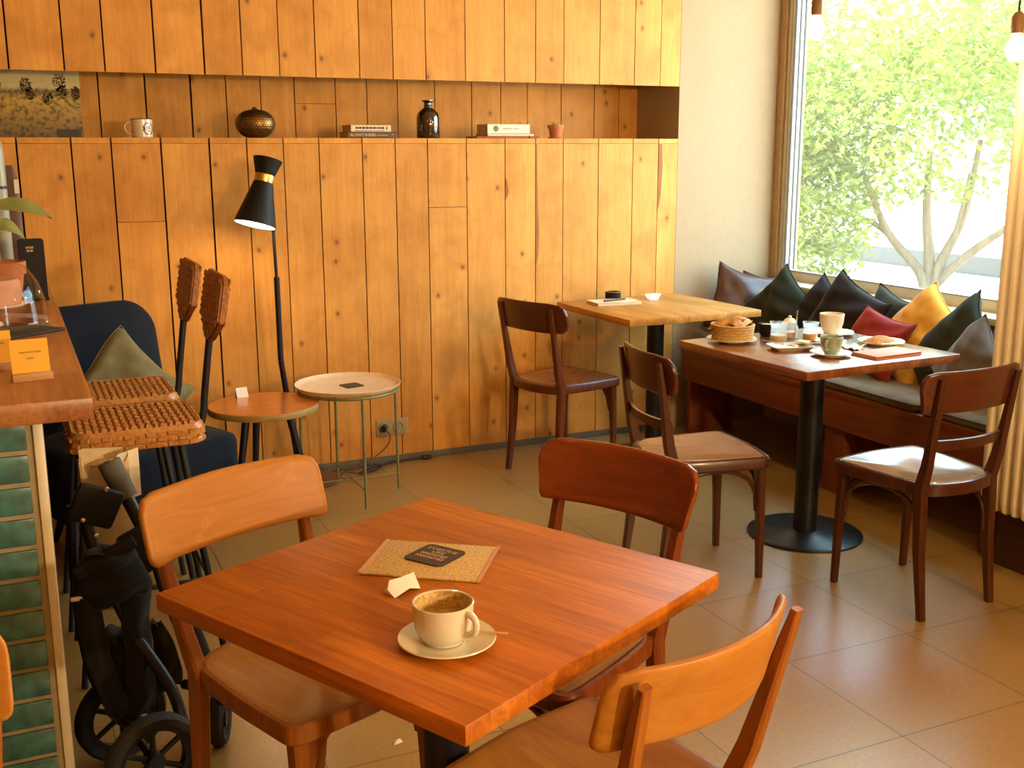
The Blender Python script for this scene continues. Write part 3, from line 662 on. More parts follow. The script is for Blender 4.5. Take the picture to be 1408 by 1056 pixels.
make_chair('brown chair with curved back at the honey table against the boards', (2.345, 4.537, 0), R(-73.4), CH_MID, CH_DBACK, CH_SEATD, 'round', False, False, top=.84, cv=.05, tilt=R(11), bw=.47)
make_chair('orange-brown chair cut off at the left edge in front of the tiled counter', (-.270, 1.45, 0), R(180), CH_LIGHT, CH_LBACK, CH_SEATH, 'slab', False, False, top=.82, splay=.085)

# ------------------------------------------------------------------ counter
ct = thing('counter', 'cafe counter with wooden top and teal tiled front at the left', 'counter', (0, 0, 0))
part('countertop', MB().box((-.585, 3.50, .976), (1.43, 2.20, .048), bev=.004), COUNTERW, ct)
part('body', MB().box((-.61, 3.05, .475), (1.26, 1.10, .95)).box((-.74, 4.08, .475), (1.0, .96, .95)), BROWNPANEL, ct)
part('grout_bed', MB().box((-.61, 2.482, .475), (1.28, .03, .95)), GROUT, ct)
tl = MB(); z = .945
while z > .03:
    for i in range(5):
        x1 = -.005-.247*i; tl.box((x1-.12, 2.466, z-.030), (.240, .012, .060), bev=.003)
    z -= .0705
part('wall_tile', tl, TILE, ct)
part('corner_trim', MB().box((.0185, 2.466, .475), (.020, .016, .95), bev=.004), TRIMC, ct)
part('side_panel', MB().box((.022, 3.05, .475), (.012, 1.10, .95)), BROWNPANEL, ct)

def yellow_card(label, loc, rz):
    t = thing('table_sign', label, 'sign', loc, rz, 'yellow cards in wooden holders')
    part('holder', MB().box((0, 0, .009), (.085, .026, .018), bev=.002), HOLDER, t)
    M = Matrix.Rotation(R(-8), 4, 'X')
    part('card', MB().box((0, 0, .054), (.080, .0012, .078), M), CARDY, t)
    dashes('lettering', [(.064, [(-.022, -.006), (-.005, .008), (.009, .024)]), (.050, [(-.008, .008)])], INKY, t, (0, .0085*0-.0012, 0), (R(90-8), 0, 0), .004)
    return t
yellow_card('yellow card in a pale wooden holder at the counter corner', (.020, 2.645, 1.0), R(8))
yellow_card('yellow card cut off by the left edge, behind the first one', (-.056, 2.80, 1.0), R(8))
solo('slate_board', 'black slate board under the glass dome on the counter', 'board', MB().box((0, 0, .004), (.23, .23, .008), bev=.002), SLATE, (-.035, 3.40, 1.0), R(38))
dm = thing('cake_dome', 'clear glass cake dome on the counter', 'dome', (-.072, 3.52, 1.008))
pr = [(.160, 0), (.163, .006), (.160, .012), (.158, .02), (.154, .07), (.140, .12), (.112, .165), (.07, .19), (.03, .20), (0, .202)]
part('dome_glass', MB().lathe(pr, 48), DOME, dm)
part('rim', MB().lathe([(.157, 0), (.166, 0), (.168, .006), (.164, .012), (.157, .012), (.157, 0)], 48), JARG, dm)
part('knob', MB().lathe([(0, .202), (.010, .204), (.009, .215), (.018, .228), (.016, .24), (0, .244)], 24), JARG, dm)
ck = thing('round_cake', 'pinkish round cake under the glass dome', 'cake', (-.085, 3.52, 1.008))
part('cake_stand', MB().lathe([(0, 0), (.05, 0), (.045, .01), (.015, .02), (.015, .05), (.115, .06), (.118, .066), (0, .066)], 40), PORC, ck)
part('cake_body', MB().lathe([(0, .066), (.10, .066), (.104, .075), (.104, .125), (.096, .135), (0, .137)], 40), PINKC, ck)
mn = thing('menu_board', 'black menu board with rounded corners standing behind the glass dome', 'sign', (.045, 4.12, 1.0), R(4))
Mm = Matrix.Rotation(pi/2, 4, 'X')
part('board', MB().prism(rpoly(.085, .215, .012), -.004, .004, Matrix.Translation((.02, 0, .108)) @ Mm, .001), BLACKM, mn)
part('foot', MB().box((.02, .02, .006), (.09, .05, .012), bev=.002), BLACKM, mn)
dashes('lettering', [(.185, [(.004, .010), (.012, .018), (.020, .028)]), (.174, [(.006, .014), (.016, .026)])], LETTER, mn, (0, -.0045, 0), (pi/2, 0, 0), .007)
pp = thing('potted_plant', 'plant with drooping long leaves in a terracotta pot on the counter', 'plant', (-.035, 4.0, 1.0))
part('pot', MB().lathe([(0, 0), (.055, 0), (.070, .11), (.078, .11), (.080, .15), (.072, .152), (.066, .13), (0, .128)], 32), TERRA, pp)
part('soil', MB().lathe([(0, .134), (.064, .132)], 24), BKDARK, pp)
for i, (dx, dy, lz, ln, az) in enumerate(((-.01, -.02, .325, .185, 2), (-.02, .02, .33, .18, 170), (.0, .02, .255, .085, 10), (-.03, 0, .28, .15, 200))):
    st = smooth([(dx*.5, dy*.5, .12), (dx, dy, .2), (dx*1.4, dy*1.3, lz)]); part('stem', MB().tube(st, .004, 6), LEAFI, pp)
    a = R(az); e = st[-1]
    def lf(u, v, s, e=e, a=a, ln=ln):
        w = .024*sin(pi*min(1, u*1.0+.02))**.7*(2*v-1); r = ln*u; zz = .02*sin(u*2.2)-.055*u*u+.008*abs(2*v-1)+w*.9
        return (e.x+cos(a)*r-sin(a)*w, e.y+sin(a)*r+cos(a)*w, e.z+zz+s)
    part('leaf', MB().grid(12, 4, lambda u, v: lf(u, v, .0006), thick=lambda u, v: lf(u, v, -.0006)), LEAFI, pp)
bt = thing('tall_bottle', 'tall slim grey-green bottle with black stopper on the counter', 'bottle', (-.022, 4.30, 1.0))
part('body', MB().lathe([(0, 0), (.030, 0), (.032, .006), (.032, .50), (.028, .54), (.014, .57), (.013, .60), (0, .60)], 28), GREYG, bt)
part('stopper', MB().lathe([(0, .60), (.015, .60), (.015, .615), (.02, .62), (.018, .64), (0, .645)], 20), BLACKM, bt)
part('collar', MB().lathe([(.0325, .38), (.034, .38), (.034, .39), (.0325, .39)], 28), BLACK, bt)
bk = thing('paper_pouch', 'brown pouch with a white tag behind the tall bottle', 'bag', (.020, 4.42, 1.0))
part('pouch', MB().rings([[(x*k, y*k2, z) for x, y in rpoly(.062, .05, .02)] for z, k, k2 in ((0, .95, 1), (.02, 1, 1.05), (.30, 1, .9), (.40, .95, .6), (.46, .55, .2))]), BKDARK, bk)
part('tag', MB().box((.022, -.022, .385), (.016, .002, .05)), PAPER, bk)

# ------------------------------------------------------------------ bar stools
def make_stool(label, loc, rz):
    t = thing('bar_stool', label, 'stool', loc, rz, 'wicker bar stools at the counter')      # faces -X (towards the counter)
    w, d, h = .345, .36, .745
    rs = [[(x, y, z) for x, y in rpoly(d-2*k, w-2*k, .05)] for k, z in ((.012, h-.062), (0, h-.05), (-.003, h-.03), (0, h-.010), (.006, h), (.016, h-.003))]
    seat = part('seat', MB().rings(rs, cap1=False), WICK, t, 60)
    wv = MB(); nx, ny = 16, 13          # woven top: alternating raised strands
    for i in range(nx):
        for j in range(ny):
            x = -d/2+.020+(d-.04)*(i+.5)/nx; y = -w/2+.018+(w-.036)*(j+.5)/ny; dx, dy = (d-.04)/nx*.5, (w-.036)/ny*.5; k = (i+j) % 2
            a, b = (dx*1.05, dy*.62) if k else (dx*.62, dy*1.05); zt = h+.004
            vs = [(x-a, y-b, h-.009), (x+a, y-b, h-.009), (x+a, y+b, h-.009), (x-a, y+b, h-.009), (x-a*.62, y-b*.62, zt), (x+a*.62, y-b*.62, zt), (x+a*.62, y+b*.62, zt), (x-a*.62, y+b*.62, zt)]
            wv.add(vs, [(4, 5, 6, 7), (0, 1, 5, 4), (1, 2, 6, 5), (2, 3, 7, 6), (3, 0, 4, 7)])
    part('woven_top', wv, WICK, seat, 25)
    part('under_weave', MB().box((0, 0, h-.014), (d-.03, w-.03, .012)), WICKD, seat)
    bs = MB()                          # plaited side band: three rows of flat strands
    ol = rpoly(d+.004, w+.004, .05, 3); pts2 = []; L = len(ol)
    for i in range(L):
        p, q2 = Vector(ol[i]), Vector(ol[(i+1) % L]); n = max(1, round((q2-p).length/.03))
        pts2 += [p+(q2-p)*(k/n) for k in range(n)]
    L = len(pts2)
    for lev in range(3):
        for i in range(L):
            a, b = pts2[i], pts2[(i+1) % L]; c2 = (a+b)/2; dd = b-a
            if dd.length < 1e-5: continue
            nn = Vector((dd.y, -dd.x)).normalized(); hi = .006 if (i+lev) % 2 else .0015; z0 = h-.058+lev*.0155
            o = [(a, 0, 0), (b, 0, 0), (b, 0, .0145), (a, 0, .0145), (a+(b-a)*.12, hi, .003), (a+(b-a)*.88, hi, .003), (a+(b-a)*.88, hi, .0115), (a+(b-a)*.12, hi, .0115)]
            bs.add([(p.x+nn.x*e, p.y+nn.y*e, z0+dz) for p, e, dz in o], [(4, 5, 6, 7), (0, 1, 5, 4), (1, 2, 6, 5), (2, 3, 7, 6), (3, 0, 4, 7)])
    part('woven_side', bs, WICK, seat, 25)
    for sx_, sy_ in ((-1, -1), (-1, 1), (1, -1), (1, 1)):
        part('leg', MB().tube([(sx_*.115, sy_*.11, h-.05), (sx_*.20, sy_*.175, .004)], [.011, .010], 12), BLACK, t)
    f = .62
    q4 = [(-(.115+.085*f), -(.11+.065*f)), ((.115+.085*f), -(.11+.065*f)), ((.115+.085*f), (.11+.065*f)), (-(.115+.085*f), (.11+.065*f))]
    zf = (h-.05)*(1-f)
    part('footrest', MB().tube([(x, y, zf) for x, y in q4], .008, 10, True), BLACK, t)
    part('back_stem', MB().tube(smooth([(.06, 0, h-.056), (.15, 0, h-.055), (.19, 0, h-.045), (.203, 0, h-.01), (.212, 0, h+.06), (.238, 0, h+.24)]), .011, 12), BLACK, t)
    bw_, bh_ = .30, .20                # wicker back panel with a pointed lower edge
    poly = [(-.15, .05), (-.15, .16), (-.12, .185), (.12, .185), (.15, .16), (.15, .05), (.03, -.02), (-.03, -.02)]
    ML = Matrix.Translation((.238, 0, h+.228)) @ Matrix.Rotation(R(10), 4, 'Y')
    bp = MB(); bp.prism(poly, -.012, .012, ML @ Matrix(((0, 0, 1, 0), (1, 0, 0, 0), (0, 1, 0, 0), (0, 0, 0, 1))), .006)
    pan = part('back_panel', bp, WICKD, t, 40)
    wb = MB()
    for s in (-1, 1):
        for i in range(13):
            for j in range(9):
                y = -.138+.276*(i+.5)/13; zz = 0+.18*(j+.5)/9
                if zz < .06-(.15-abs(y))*.0 and zz < .062-.58*(.15-abs(y)): continue
                a, b = (.0105, .0062) if (i+j) % 2 else (.0065, .0102); x0 = s*.0118; x1 = s*.017
                vs = [(x0, y-a, zz-b), (x0, y+a, zz-b), (x0, y+a, zz+b), (x0, y-a, zz+b), (x1, y-a*.5, zz-b*.5), (x1, y+a*.5, zz-b*.5), (x1, y+a*.5, zz+b*.5), (x1, y-a*.5, zz+b*.5)]
                wb.add(vs, [(4, 5, 6, 7), (0, 1, 5, 4), (1, 2, 6, 5), (2, 3, 7, 6), (3, 0, 4, 7)], ML)
    part('woven_cane', wb, WICKD, pan, 25)
    return t
st = make_stool('wicker bar stool nearest the counter corner, in front of the other', (.283, 3.30, 0), 0)
dup(st, (.270, 3.725, 0), 0, 'wicker bar stool farther along the counter, beside the navy armchair')

# ------------------------------------------------------------------ armchair and its cushion
ac = thing('armchair', 'dark navy velvet armchair with a rounded back behind the bar stools', 'armchair', (.36, 4.36, 0), R(-156))
def slab(w, h, th, r, M, puff=.02):
    rs = [[(x, y, z) for x, y in rpoly(w-2*k, h-2*k, r-min(k, r*.6), 8)] for k, z in ((.03, -th/2), (.008, -th/2+.012), (0, -th/2+.03), (0, th/2-.03), (.008, th/2-.012), (.03, th/2), (.12, th/2+puff))]
    return MB().rings(rs, M)
part('seat', slab(.62, .60, .17, .09, Matrix.Translation((0, .02, .345))), NAVY, ac, 60)
part('base', MB().rings([[(x, y+.02, z) for x, y in rpoly(w, w, .08)] for w, z in ((.48, .10), (.56, .14), (.57, .26))]), NAVY, ac, 60)
part('back', slab(.62, .62, .14, .14, Matrix.Translation((0, -.30, .60)) @ Matrix.Rotation(R(10), 4, 'X') @ Matrix.Rotation(-pi/2, 4, 'X')), NAVY, ac, 60)
for s in (-1, 1):
    for y in (-.2, .22): part('leg', MB().tube([(s*.20, y, .11), (s*.23, y*1.1, .002)], [.018, .011], 12), BLACK, ac)
cushion('olive green linen cushion propped on its corner in the navy armchair', OLIVE, .38, .38, .13, (.375, 4.33, .60), R(22), R(26), R(52), 21, group='armchair cushion')

# ------------------------------------------------------------------ side table, tray table, floor lamp
sd = thing('side_table', 'round orange-topped side table on three black legs', 'table', (.90, 4.45, 0))
part('tabletop', MB().lathe([(0, .455), (.222, .455), (.226, .459), (.226, .478), (.222, .482), (0, .482)], 64), SIDETOP, sd)
part('edge_band', MB().lathe([(.2262, .456), (.2275, .458), (.2275, .479), (.2262, .481)], 64), SIDERIM, sd)
for a in (95, 215, 335):
    ca, sa = cos(R(a)), sin(R(a)); part('leg', MB().tube([(.10*ca, .10*sa, .456), (.20*ca, .20*sa, .003)], [.017, .011], 14), BLACK, sd)
part('leg_plate', MB().box((0, 0, .452), (.16, .16, .006)), BLACK, sd)
def paper_tent(name, label, loc, rz, w=.05, d=.035, h=.04, cat='card'):
    return solo(name, label, cat, MB().add([(-w/2, -d/2, 0), (w/2, -d/2, 0), (w/2, 0, h), (-w/2, 0, h), (-w/2, d/2, 0), (w/2, d/2, 0), (-w/2, -d/2+.001, 0), (w/2, -d/2+.001, 0), (w/2, 0, h-.002), (-w/2, 0, h-.002), (-w/2, d/2-.001, 0), (w/2, d/2-.001, 0)],
        [(0, 1, 2, 3), (3, 2, 5, 4), (7, 6, 9, 8), (8, 9, 10, 11), (0, 3, 9, 6), (3, 4, 10, 9), (1, 7, 8, 2), (2, 8, 11, 5)]), PAPER, loc, rz)
paper_tent('paper_card', 'small white folded card on the round orange side table', (.843, 4.62, .482), R(10))

tt = thing('tray_table', 'round cream tray table on thin sage green metal legs', 'table', (1.294, 4.555, 0), 0)
part('tray', MB().lathe([(0, .494), (.205, .494), (.222, .500), (.232, .514), (.230, .516), (.219, .503), (.204, .498), (0, .498)], 64), TRAYC, tt)
part('ring', MB().tube([(.215*cos(2*pi*k/48), .215*sin(2*pi*k/48), .486) for k in range(48)], .007, 8, True), GREENM, tt)
for a in (0, 90, 180, 270):
    ca, sa = cos(R(a)), sin(R(a)); part('leg', MB().tube([(.215*ca, .215*sa, .488), (.222*ca, .222*sa, .002)], .0065, 10), GREENM, tt)
part('stretcher', MB().tube([(.22, 0, .075), (-.22, 0, .075)], .003, 8).tube([(0, .22, .081), (0, -.22, .081)], .003, 8), GREENM, tt)
def coaster(label, loc, rz, s=.088, group=None):
    t = thing('coaster', label, 'coaster', loc, rz, group)
    part('mat', MB().prism(rpoly(s, s, .012), 0, .003, bev=.0008), COASTER, t); return t
coaster('small dark coaster on the cream tray table', (1.312, 4.56, .498), R(12))

lp = thing('floor_lamp', 'black floor lamp with brass-banded hourglass shade against the boards', 'lamp', (1.07, 4.79, 0))
part('base', MB().lathe([(0, 0), (.135, 0), (.138, .004), (.138, .016), (.13, .02), (.03, .024), (.014, .03), (0, .03)], 48), CABLEB, lp, loc=(.11, .05, 0))
part('pole', MB().tube([(.06, .03, .02), (-.018, -.02, .60)], [.014, .013], 14).tube([(-.018, -.02, .60), (-.022, -.035, .97)], [.013, .013], 14), BLACK, lp)
part('thin_pole', MB().tube([(-.022, -.035, .95), (-.040, -.07, 1.41)], .0075, 12), BLACK, lp)
sh = bpy.data.objects.new('lamp_shade', None); COL.objects.link(sh)
bpy.data.objects.remove(sh)
hd = Matrix.Translation((-.115, -.10, 1.212)) @ Matrix.Rotation(R(16), 4, 'Y') @ Matrix.Rotation(R(-9), 4, 'X')
shade = part('lamp_shade', MB().lathe([(.088, -.01), (.090, -.012), (.041, .175), (.038, .175), (.086, -.010)], 48, hd), BLACKM, lp)
part('upper_flare', MB().lathe([(.036, .205), (.040, .205), (.062, .275), (.060, .276), (.036, .21)], 48, hd), BLACKM, shade)
part('brass_band', MB().lathe([(.042, .174), (.0425, .176), (.0425, .206), (.041, .208), (.030, .208), (.030, .172), (.042, .174)], 48, hd), BRASS, shade, label='brass ring around the waist of the shade')
part('shade_lining', MB().lathe([(.0855, -.009), (.0375, .172), (0, .172)], 40, hd), WHITEIN, shade)
part('bulb', MB().lathe([(0, .035), (.018, .04), (.028, .06), (.026, .08), (.014, .11), (.013, .15), (0, .15)], 24, hd), LAMPIN, lp)
part('joint', MB().tube([(-.040, -.07, 1.40), hd @ Vector((.02, .0, .19))], .009, 10), BLACK, lp)
pl = bpy.data.lights.new('floor_lamp_light', 'POINT'); pl.energy = 2.5*LAMP; pl.color = (1, .70, .38); pl.shadow_soft_size = .025
po = bpy.data.objects.new('floor_lamp_light', pl); COL.objects.link(po); po.parent = lp; po.location = hd @ Vector((0, 0, .01))

ol = thing('wall_socket', 'double power socket set into the boards near the floor', 'socket', (1.632, WY, .178))
part('recess_frame', MB().box((0, -.003, 0), (.165, .008, .085), bev=.003), OUTLET, ol)
for x in (-.045, .03):
    part('socket_face', MB().lathe([(0, .002), (.018, .002), (.022, .007), (.026, .007), (.028, 0)], 28, Matrix.Translation((x, -.006, .002)) @ Matrix.Rotation(pi/2, 4, 'X')), OUTLET, ol)
part('side_gap', MB().box((.072, -.0075, 0), (.014, .002, .075)), FRAMED, ol)
pc = thing('lamp_cable', 'dark lamp cable hanging from the socket and coiled on the floor', 'cable', (0, 0, 0))
part('plug', MB().cyl((1.587, WY-.008, .18), (1.575, WY-.045, .178), .014, .012, 14), BLACKM, pc)
part('cord', MB().tube(smooth([(1.578, WY-.04, .176), (1.60, WY-.06, .16), (1.59, WY-.06, .11), (1.53, WY-.06, .06), (1.44, WY-.07, .02), (1.36, WY-.10, .006), (1.31, WY-.14, .006), (1.34, WY-.20, .006), (1.42, WY-.19, .006), (1.40, WY-.12, .006), (1.33, WY-.10, .012), (1.26, WY-.12, .006)]), .0035, 8), CABLEB, pc)
fx = solo('extension_cable', 'black extension cable lying along the foot of the boarded wall', 'cable', MB().tube(smooth([(1.22, WY-.06, .008), (1.40, WY-.05, .008), (1.55, WY-.045, .008), (1.50, WY-.12, .006), (1.42, WY-.13, .006), (1.52, WY-.09, .016), (1.66, WY-.03, .01), (1.78, WY-.02, .010)]), .005, 8).box((1.80, WY-.022, .010), (.05, .022, .018), bev=.004), CABLE)

# ------------------------------------------------------------------ shelf things
pi_ = thing('landscape_print', 'unframed landscape print leaning in the shelf niche at far left', 'picture', (0, WY+.36, ZL))
part('print', MB().box((.11, 0, .146), (.47, .008, .290)), PICT, pi_)
tr = MB()
for x, z0, s in ((.262, .240, 1.5), (.270, .200, 1.2), (.325, .195, 1.1), (.125, .225, 1.3), (.005, .225, 1.2), (.14, .190, 1.0), (.21, .175, 1.2)):
    rr = random.Random(int(x*1000))
    for k in range(110):
        a, r = rr.uniform(0, 6.28), rr.random()**.5; tr.box((x+cos(a)*r*.018*s, -.0045, z0+sin(a)*r*.026*s), (.0048, .0012, .0048), None)
part('printed_trees', tr, plain('printed_tree_tone', (.12, .085, .026), .5), pi_)
part('printed_fence', MB().box((.285, -.0045, .022), (.10, .0012, .036)), plain('printed_fence_tone', (.05, .035, .02), .5), pi_)

mg = thing('enamel_mug', 'white enamel mug with dark rim and round logo on the shelf', 'mug', (.566, WY+.09, ZL), R(4))
part('body', MB().lathe([(0, 0), (.040, 0), (.043, .004), (.0445, .078), (.042, .078), (.040, .008), (0, .006)], 40), PORC, mg)
part('rim', MB().tube([(.0435*cos(2*pi*k/40), .0435*sin(2*pi*k/40), .0785) for k in range(40)], .0018, 8, True), BLACKM, mg, label='dark rim')
part('handle', MB().tube(smooth([(-.042, 0, .062), (-.060, 0, .062), (-.072, 0, .045), (-.062, 0, .022), (-.042, 0, .012)]), .0035, 8), PORC, mg)
lg = MB()
for k in range(22):
    a = 2*pi*k/22; 
    if k % 6 == 5: continue
    ph = R(-62)+.0 + (.024*cos(a))/.0440; zz = .038+.024*sin(a); lg.box((0, 0, 0), (.0045, .0008, .006), Matrix.Translation((.0441*cos(ph), .0441*sin(ph), zz)) @ Matrix.Rotation(ph+pi/2, 4, 'Z') @ Matrix.Rotation(-a, 4, 'Y'))
for dx, dz, w, h in ((-.020, 0, .007, .018), (-.002, .003, .004, .008), (.006, .002, .004, .010), (.002, -.010, .006, .006), (.003, .010, .010, .003)):
    ph = R(-62)+dx/.044; lg.box((0, 0, 0), (w, .0008, h), Matrix.Translation((.0442*cos(ph), .0442*sin(ph), .038+dz)) @ Matrix.Rotation(ph+pi/2, 4, 'Z'))
part('logo', lg, INK, mg, label='round dark logo')

gv = thing('brass_lantern', 'round perforated bronze lantern bowl on the shelf', 'lantern', (1.058, WY+.10, ZL))
prof = [(.030, 0), (.045, .003), (.068, .018), (.085, .042), (.090, .062), (.086, .084), (.072, .104), (.050, .118), (.028, .124), (.024, .120), (.046, .112)]
part('bowl', MB().lathe(prof, 48), plain('dark_bronze', (.20, .105, .030), .36, .85, var=.3, scale=60), gv)
dots = MB()
for j, z in enumerate((.044, .054, .064, .074, .084)):
    rad_ = lerp([(0, .03), (.018, .068), (.042, .085), (.062, .090), (.084, .086), (.104, .072)], z)+.0003
    for k in range(40):
        a = 2*pi*(k+.5*(j % 2))/40; dots.lathe([(0, .0006), (.0019, .0004), (.0019, 0)], 6, Matrix.Translation((rad_*cos(a), rad_*sin(a), z)) @ Matrix.Rotation(a, 4, 'Z') @ Matrix.Rotation(pi/2, 4, 'Y'))
part('perforation', dots, plain('pale_brass_dots', (.65, .42, .13), .4, .5), gv)  # rows of small pale brass dots
part('finial', MB().lathe([(.026, .122), (.012, .128), (.010, .134), (.004, .137), (0, .137)], 20), plain('bronze_lid', (.15, .08, .025), .4, .8), gv)

def book(label, loc, rz, w, d, h, cov, group, text=None, tsize=.016, tmat=LETTER, tx=0):
    t = thing('book', label, 'book', loc, rz, group)       # spine faces -Y
    c = MB().box((0, 0, h-.0015), (w, d, .003)).box((0, 0, .0015), (w, d, .003)).box((0, -d/2+.0015, h/2), (w, .003, h))
    part('cover', c, cov, t)
    part('pages', MB().box((0, .002, h/2), (w-.008, d-.008, h-.006)), PAPERB, t)
    if text: lettering('spine_title', text, tsize, tmat, t, (tx, -d/2-.0003, h/2), (pi/2, 0, 0))
    return t
b = book('dark brown book at the bottom of the left shelf stack', (1.578, WY+.085, ZL), R(1), .235, .15, .028, BKDARK, 'books on the shelf', 'ALL WHAT\'S BUSINESS', .017, plain('cream_title', (.70, .52, .32), .6), -.108)
for o in b.children:
    if o.name.startswith('spine_title'): o.scale = (.72, 1, 1)
dashes('spine_note', [(0, [(.02, .075)]), (.003, [(.095, .101)])], LETTER, b, (0, -.0755, .013), (pi/2, 0, 0), .003)
b = book('pale book with dark print on top of the dark brown one', (1.573, WY+.09, ZL+.0281), R(2), .195, .14, .032, BKCREAM, 'books on the shelf')
rr = random.Random(5); x = -.075; sg = []
while x < .06:
    w = rr.uniform(.006, .016); sg.append((x, x+w)); x += w+.003
dashes('spine_title', [(0, sg)], INK, b, (0, -.0705, .018), (pi/2, 0, 0), .009)
dashes('spine_rule', [(0, [(-.08, .065)])], BKDARK, b, (0, -.0705, .006), (pi/2, 0, 0), .002)
dashes('spine_mark', [(0, [(.075, .081)])], INK, b, (0, -.0705, .017), (pi/2, 0, 0), .014)
b = book('flat red notebook under the white book on the shelf', (2.275, WY+.09, ZL), R(-2), .33, .16, .010, REDC, 'books on the shelf')
part('elastic_band', MB().box((.112, -.0805, .006), (.005, .002, .014)), BLACKM, b)
b = book('thin pale book between the red notebook and the white book', (2.285, WY+.085, ZL+.0102), R(1), .25, .15, .012, BKCREAM, 'books on the shelf')
b = book('thick white book with a round emblem on its spine', (2.278, WY+.09, ZL+.0223), R(-1), .225, .15, .046, BKWHITE, 'books on the shelf')
part('emblem', MB().lathe([(0, .0006), (.0135, .0006), (.0145, 0)], 28, Matrix.Translation((-.068, -.0752, .024)) @ Matrix.Rotation(pi/2, 4, 'X')).lathe([(0, .0010), (.0085, .0010), (.009, .0005)], 24, Matrix.Translation((-.068, -.0752, .024)) @ Matrix.Rotation(pi/2, 4, 'X')), plain('emblem_olive', (.22, .17, .07), .6), b)
dashes('spine_title', [(0, [(-.030, -.020), (-.018, -.006), (-.004, .006), (.008, .016), (.022, .030), (.032, .042), (.044, .052)])], plain('grey_print', (.40, .33, .20), .6), b, (0, -.0754, .024), (pi/2, 0, 0), .0055)
dashes('spine_mark', [(.006, [(.084, .087)]), (-.006, [(.084, .087)])], plain('grey_print_two', (.40, .33, .20), .6), b, (0, -.0754, .024), (pi/2, 0, 0), .006)

vs_ = thing('glass_bottle', 'dark brown apothecary bottle with flared neck on the shelf', 'bottle', (1.884, WY+.09, ZL))
part('body', MB().lathe([(0, 0), (.052, 0), (.056, .006), (.056, .095), (.050, .118), (.032, .136), (.020, .144), (.018, .152), (.019, .166), (.030, .174), (.030, .178), (.014, .178), (.014, .15), (0, .14)], 40), BOTTLE, vs_)
part('neck_ring', MB().lathe([(.0185, .150), (.021, .152), (.0185, .156)], 28), BOTTLE, vs_)

tp = thing('small_potted_plant', 'tiny succulent in a terracotta pot on the shelf', 'plant', (2.573, WY+.09, ZL))
part('saucer', MB().lathe([(0, 0), (.038, 0), (.042, .008), (.038, .008), (.036, .004), (0, .004)], 32), TERRA, tp)
part('pot', MB().lathe([(0, .004), (.028, .004), (.036, .050), (.041, .050), (.043, .068), (.038, .068), (.034, .055), (0, .054)], 32), TERRA, tp)
part('soil', MB().lathe([(0, .058), (.034, .056)], 20), BKDARK, tp)
for a, l in ((30, .035), (150, .022), (80, .028), (-20, .03), (200, .018)):
    part('shoot', MB().tube(smooth([(0, 0, .056), (.010*cos(R(a)), .01*sin(R(a)), .070), (l*cos(R(a)), l*sin(R(a)), .070+l*.5)], 4), [.003]*8+[.001], 6), LEAFI, tp)

# ------------------------------------------------------------------ the front table's things
TZ = .76
def saucer_mb(r, h=.018, foot=None):
    f = foot or r*.5
    return MB().lathe([(0, .002), (f, 0), (f+.003, 0), (f+.004, .003), (r*.82, h*.65), (r, h), (r-.001, h+.002), (r*.8, h*.65+.003), (f, .005), (0, .005)], 56)
sc_ = solo('saucer', 'white saucer under the coffee cup on the front table', 'saucer', saucer_mb(.076, .013), PORC, (.556, 1.458, TZ))
def cup(label, loc, rz, r, h, mat, liquid=None, fill=.6, bottom=.55, group=None, cat='cup', handle=True, full=False):
    t = thing('coffee_cup', label, cat, loc, rz, group)
    prof = [(0, .001), (r*bottom*.8, 0), (r*bottom*.9, 0), (r*bottom, .004), (r*.80, h*.25), (r*.94, h*.55), (r, h*.985), (r-.0015, h), (r-.0035, h*.985), (r*.9, h*.5), (r*.72, h*.22), (r*bottom*.8, .007), (0, .006)]
    if full: prof = [(0, .001), (r*.60, 0), (r*.64, 0), (r*.66, .004), (r*.80, h*.14), (r*.93, h*.36), (r*.985, h*.65), (r, h*.985), (r-.0015, h), (r-.004, h*.985), (r*.90, h*.60), (r*.85, h*.36), (r*.6, .008), (0, .007)]
    part('body', MB().lathe(prof, 48), mat, t)
    if full: part('handle', MB().tube(smooth([(r*.95, 0, h*.86), (r*1.16, 0, h*.86), (r*1.36, 0, h*.72), (r*1.34, 0, h*.48), (r*1.12, 0, h*.36), (r*.90, 0, h*.34)]), .0052, 10), mat, t); part('foam_ring', MB().lathe([(r-.0045, h*.97), (r*.90-.0006, h*.60)], 40), plain('foam_stain', (.60, .40, .13), .5, var=.4, scale=160), t)
    elif handle: part('handle', MB().tube(smooth([(r*.93, 0, h*.80), (r*1.22, 0, h*.80), (r*1.44, 0, h*.62), (r*1.34, 0, h*.38), (r*.84, 0, h*.30)]), .0055, 10), mat, t)
    if liquid: part('drink', MB().lathe([(0, h*fill), (r*.935*(.86+.14*fill), h*fill)], 40), liquid, t)
    return t
cup('big white coffee cup with foam rings on the front table', (.553, 1.464, TZ+.006), R(-62), .0475, .064, PORC, COFFEE, .60, .66, full=True)
solo('stir_stick', 'thin wooden stirrer on the saucer beside the front coffee cup', 'stick', MB().box((0, 0, 0), (.075, .004, .0025), bev=.0008), STICK, (.613, 1.443, TZ+.0165), R(-42), rot=(0, R(-3), R(-42)))
pm = thing('cork_menu', 'tan cork-covered folder lying on the front table', 'menu', (.656, 1.795, TZ), R(-35.6))
part('cover', MB().box((0, 0, .003), (.222, .172, .004), bev=.001), CORK, pm)
part('pages', MB().box((0, 0, .0008), (.217, .168, .0014)), BKDARK, pm)
for s in (-1, 1): part('edge_strip', MB().box((s*.110, 0, .0055), (.006, .172, .0012)), PINKC, pm)
t = coaster('square black coaster with pale lettering lying on the cork folder', (.668, 1.806, TZ+.0052), R(-57))
